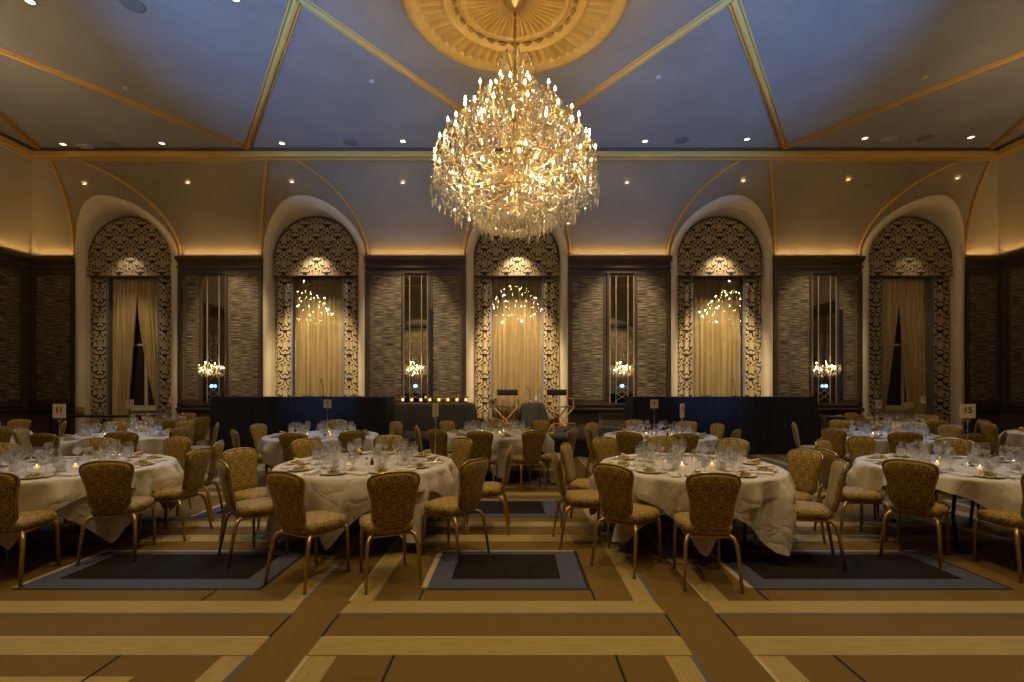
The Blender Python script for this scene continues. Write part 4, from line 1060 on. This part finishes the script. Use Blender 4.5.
VH = thing('foil_votive_holder', 'x', 'votive holder'); lathe_obj('foil_cup', [(0, .0), (.04, 0), (.042, .05), (.040, .055), (.035, .05)], ORANGE, VH, 14)
lathe_obj('glowing_candle', [(0, .05), (.034, .052), (.036, .10), (.03, .12), (0, .125)], mat('glowing_votive', (1, .8, .5), .5, emit=(1, .60, .22), es=1.6), VH, 10)
m = MB(); r3 = random.Random(8)
for k in range(16):
    a = r3.random()*6.28; b0 = Vector((.03*cos(a), .03*sin(a), .12)); e = b0+Vector((.08*cos(a), .06*sin(a), r3.uniform(.01, .10))); sd = Vector((-sin(a), cos(a), .2))*.012
    m.add([b0, (b0+e)/2+sd, e, (b0+e)/2-sd], [(0, 1, 2, 3)])
obj('dried_sprig', m, LEAFM, VH, solid=.002); index_kids()
ow = ['leftmost in the row', 'second from the left', 'third from the left', 'fourth from the left', 'fifth from the left', 'sixth from the left', 'seventh from the left', 'rightmost in the row']
for k in range(8): put(VH, (-3.02+.243*k, 13.0, 1.171), k, 'gold foil votive with dried sprigs on the charcoal table, '+ow[k], 'gold votives on the buffet')
# director chairs
def director(x, y, rz, label):
    t = thing('director_chair', label, 'chair', (x, y, .43), rz, 'tall director chairs')
    W_, D_ = .29, .20; SH = .68
    for s in (-1, 1):
        m = MB(); yy = s*D_
        m.obox((-W_, yy, .02), (W_, yy+.0, SH-.03), .03, .02, (0, 1, 0)); obj('cross_leg', m, DIRWOOD, t, bevel=.003)
        m = MB(); m.obox((W_, yy+.022*s, .02), (-W_, yy+.022*s, SH-.03), .03, .02, (0, 1, 0)); obj('cross_leg', m, DIRWOOD, t, bevel=.003)
    for s in (-1, 1):
        m = MB(); m.obox((s*W_, -D_-.06, .012), (s*W_, D_+.04, .012), .035, .024); obj('foot_rail', m, DIRWOOD, t, bevel=.003)
        m = MB(); m.obox((s*W_, -D_-.02, SH-.02), (s*W_, D_+.04, SH-.02), .035, .04); obj('seat_rail', m, DIRWOOD, t, bevel=.003)
        m = MB(); m.obox((s*W_, D_, SH), (s*(W_), D_+.03, SH+.44), .03, .022, (1, 0, 0)); m.obox((s*W_, -D_+.02, SH), (s*W_, -D_+.02, SH+.19), .03, .022, (1, 0, 0)); obj('upright', m, DIRWOOD, t, bevel=.003)
        m = MB(); m.obox((s*W_, -D_-.05, SH+.20), (s*W_, D_+.03, SH+.20), .05, .02); obj('armrest', m, DIRWOOD, t, bevel=.004)
    m = MB(); m.grid(12, 6, lambda u, v: (-W_+2*W_*u, -D_+2*D_*v, SH-.005-.02*sin(pi*u))); obj('seat', m, CANVAS, t, True, solid=.006)
    m = MB(); m.grid(12, 4, lambda u, v: (-W_-.015+(2*W_+.03)*u, D_+.035+.03*sin(pi*u), SH+.27+.155*v)); obj('backrest', m, CANVAS, t, True, solid=.012)
    m = MB(); m.obox((-W_, -D_-.05, .25), (W_, -D_-.05, .25), .05, .02); m.obox((-W_, -D_-.03, .02), (-W_, -D_-.05, .26), .02, .02, (1, 0, 0)); m.obox((W_, -D_-.03, .02), (W_, -D_-.05, .26), .02, .02, (1, 0, 0)); obj('footrest', m, DIRWOOD, t, bevel=.003)
    return t
director(-.22, 12.4, -.10, 'tall director chair with black canvas, left of the small draped table')
director(1.16, 12.4, .32+pi*0, 'tall director chair with black canvas, right of the small draped table')
def rounddrape():
    t = thing('cocktail_table', 'small round table under a pleated charcoal cloth between the director chairs', 'draped table', (.48, 12.9, .43)); H = .74; R0 = .30
    m = MB(); m.lathe([(0, H-.03), (R0-.01, H-.03), (R0-.01, H-.004), (0, H-.004)], 24); obj('tabletop', m, BLACKM, t)
    m = MB(); m.lathe([(.2, 0), (.2, .02), (.03, .04), (.03, H-.03)], 14); obj('pedestal', m, BLACKM, t)
    m = MB()
    def fn(u, v):
        a = 2*pi*u
        if v < .2: return (R0*v/.2*cos(a), R0*v/.2*sin(a), H)
        d = (v-.2)/.8; r = R0+.01+.16*d+.035*d*sin(a*13); return (r*cos(a), r*sin(a), H-d*(H-.015))
    m.grid(130, 14, fn, None, True); obj('cloth_drape', m, GREYCLOTH, t, True)
rounddrape()
gooseneck(.40, 12.95, 1.171, 'gooseneck microphone on the small draped stage table')
b = thing('water_bottle', 'small clear water bottle on the draped stage table', 'bottle', (.56, 12.85, 1.171))
lathe_obj('bottle_body', [(0, 0), (.03, 0), (.031, .12), (.012, .17), (.012, .19)], mat('bottled_water', (.7, .72, .75), .15), b, 12); lathe_obj('cap', [(.013, .188), (.013, .205), (0, .206)], WHITE, b, 10)
put(TUM, (.42, 12.78, 1.171), 0, 'water tumbler left of the bottle on the draped stage table', 'stage glasses')
put(TUM, (.68, 12.85, 1.171), 0, 'water tumbler right of the bottle on the draped stage table', 'stage glasses')
# side service stations by the wall
def service(x, y, wdt, label, h=.95):
    t = thing('service_table', label, 'side table', (x, y, 0)); m = MB(); m.box(-wdt, wdt, -.3, .3, h-.04, h); obj('tabletop', m, mat('dark_table_wood', (.025, .018, .014), .45), t, bevel=.006)
    for sx in (-1, 1):
        for sy in (-1, 1): m = MB(); m.box(sx*(wdt-.06)-.025, sx*(wdt-.06)+.025, sy*.25-.025, sy*.25+.025, 0, h-.04); obj('leg', m, BLACKM, t)
service(9.35, 13.5, .75, 'dark side table with plates against the wall right of the navy table', .78)
for k, (dx, lb) in enumerate([(-.35, 'left'), (0.0, 'middle'), (.35, 'right')]):
    put(PLATE, (9.35+dx, 13.4, .781), k, '%s plate of the three on the side table right of the navy table' % lb, 'plates on the side table')
service(-11.6, 13.6, 1.3, 'long dark sideboard table below the first arch window', .80)
o = lathe_obj('candle_jar', [(0, 0), (.09, 0), (.09, .22), (.06, .24), (0, .24)], mat('amber_jar', (.35, .22, .08), .4), None, 16); o.location = (-12.2, 13.55, .801); tag(o, 'tan cylindrical jar on the sideboard under the first arch', 'jar')
for x, lb in ((-8.9, 'left'), (8.85, 'right')):
    t = thing('folded_menu_card', 'small cream folded card on the %s wall ledge' % lb, 'card', (x if x < 0 else 11.9, WY-.10, .971))
    m = MB(); m.obox((-.09, -.035, 0.002), (-.09, 0, .17), .002, .12, (0, 1, 0)); m = MB(); m.box(-.13, -.01, -.03, -.025, 0, .17); m.box(.01, .13, -.03, -.025, 0, .17); obj('card_face', m, CARD, t)
print('objects', len(bpy.data.objects))
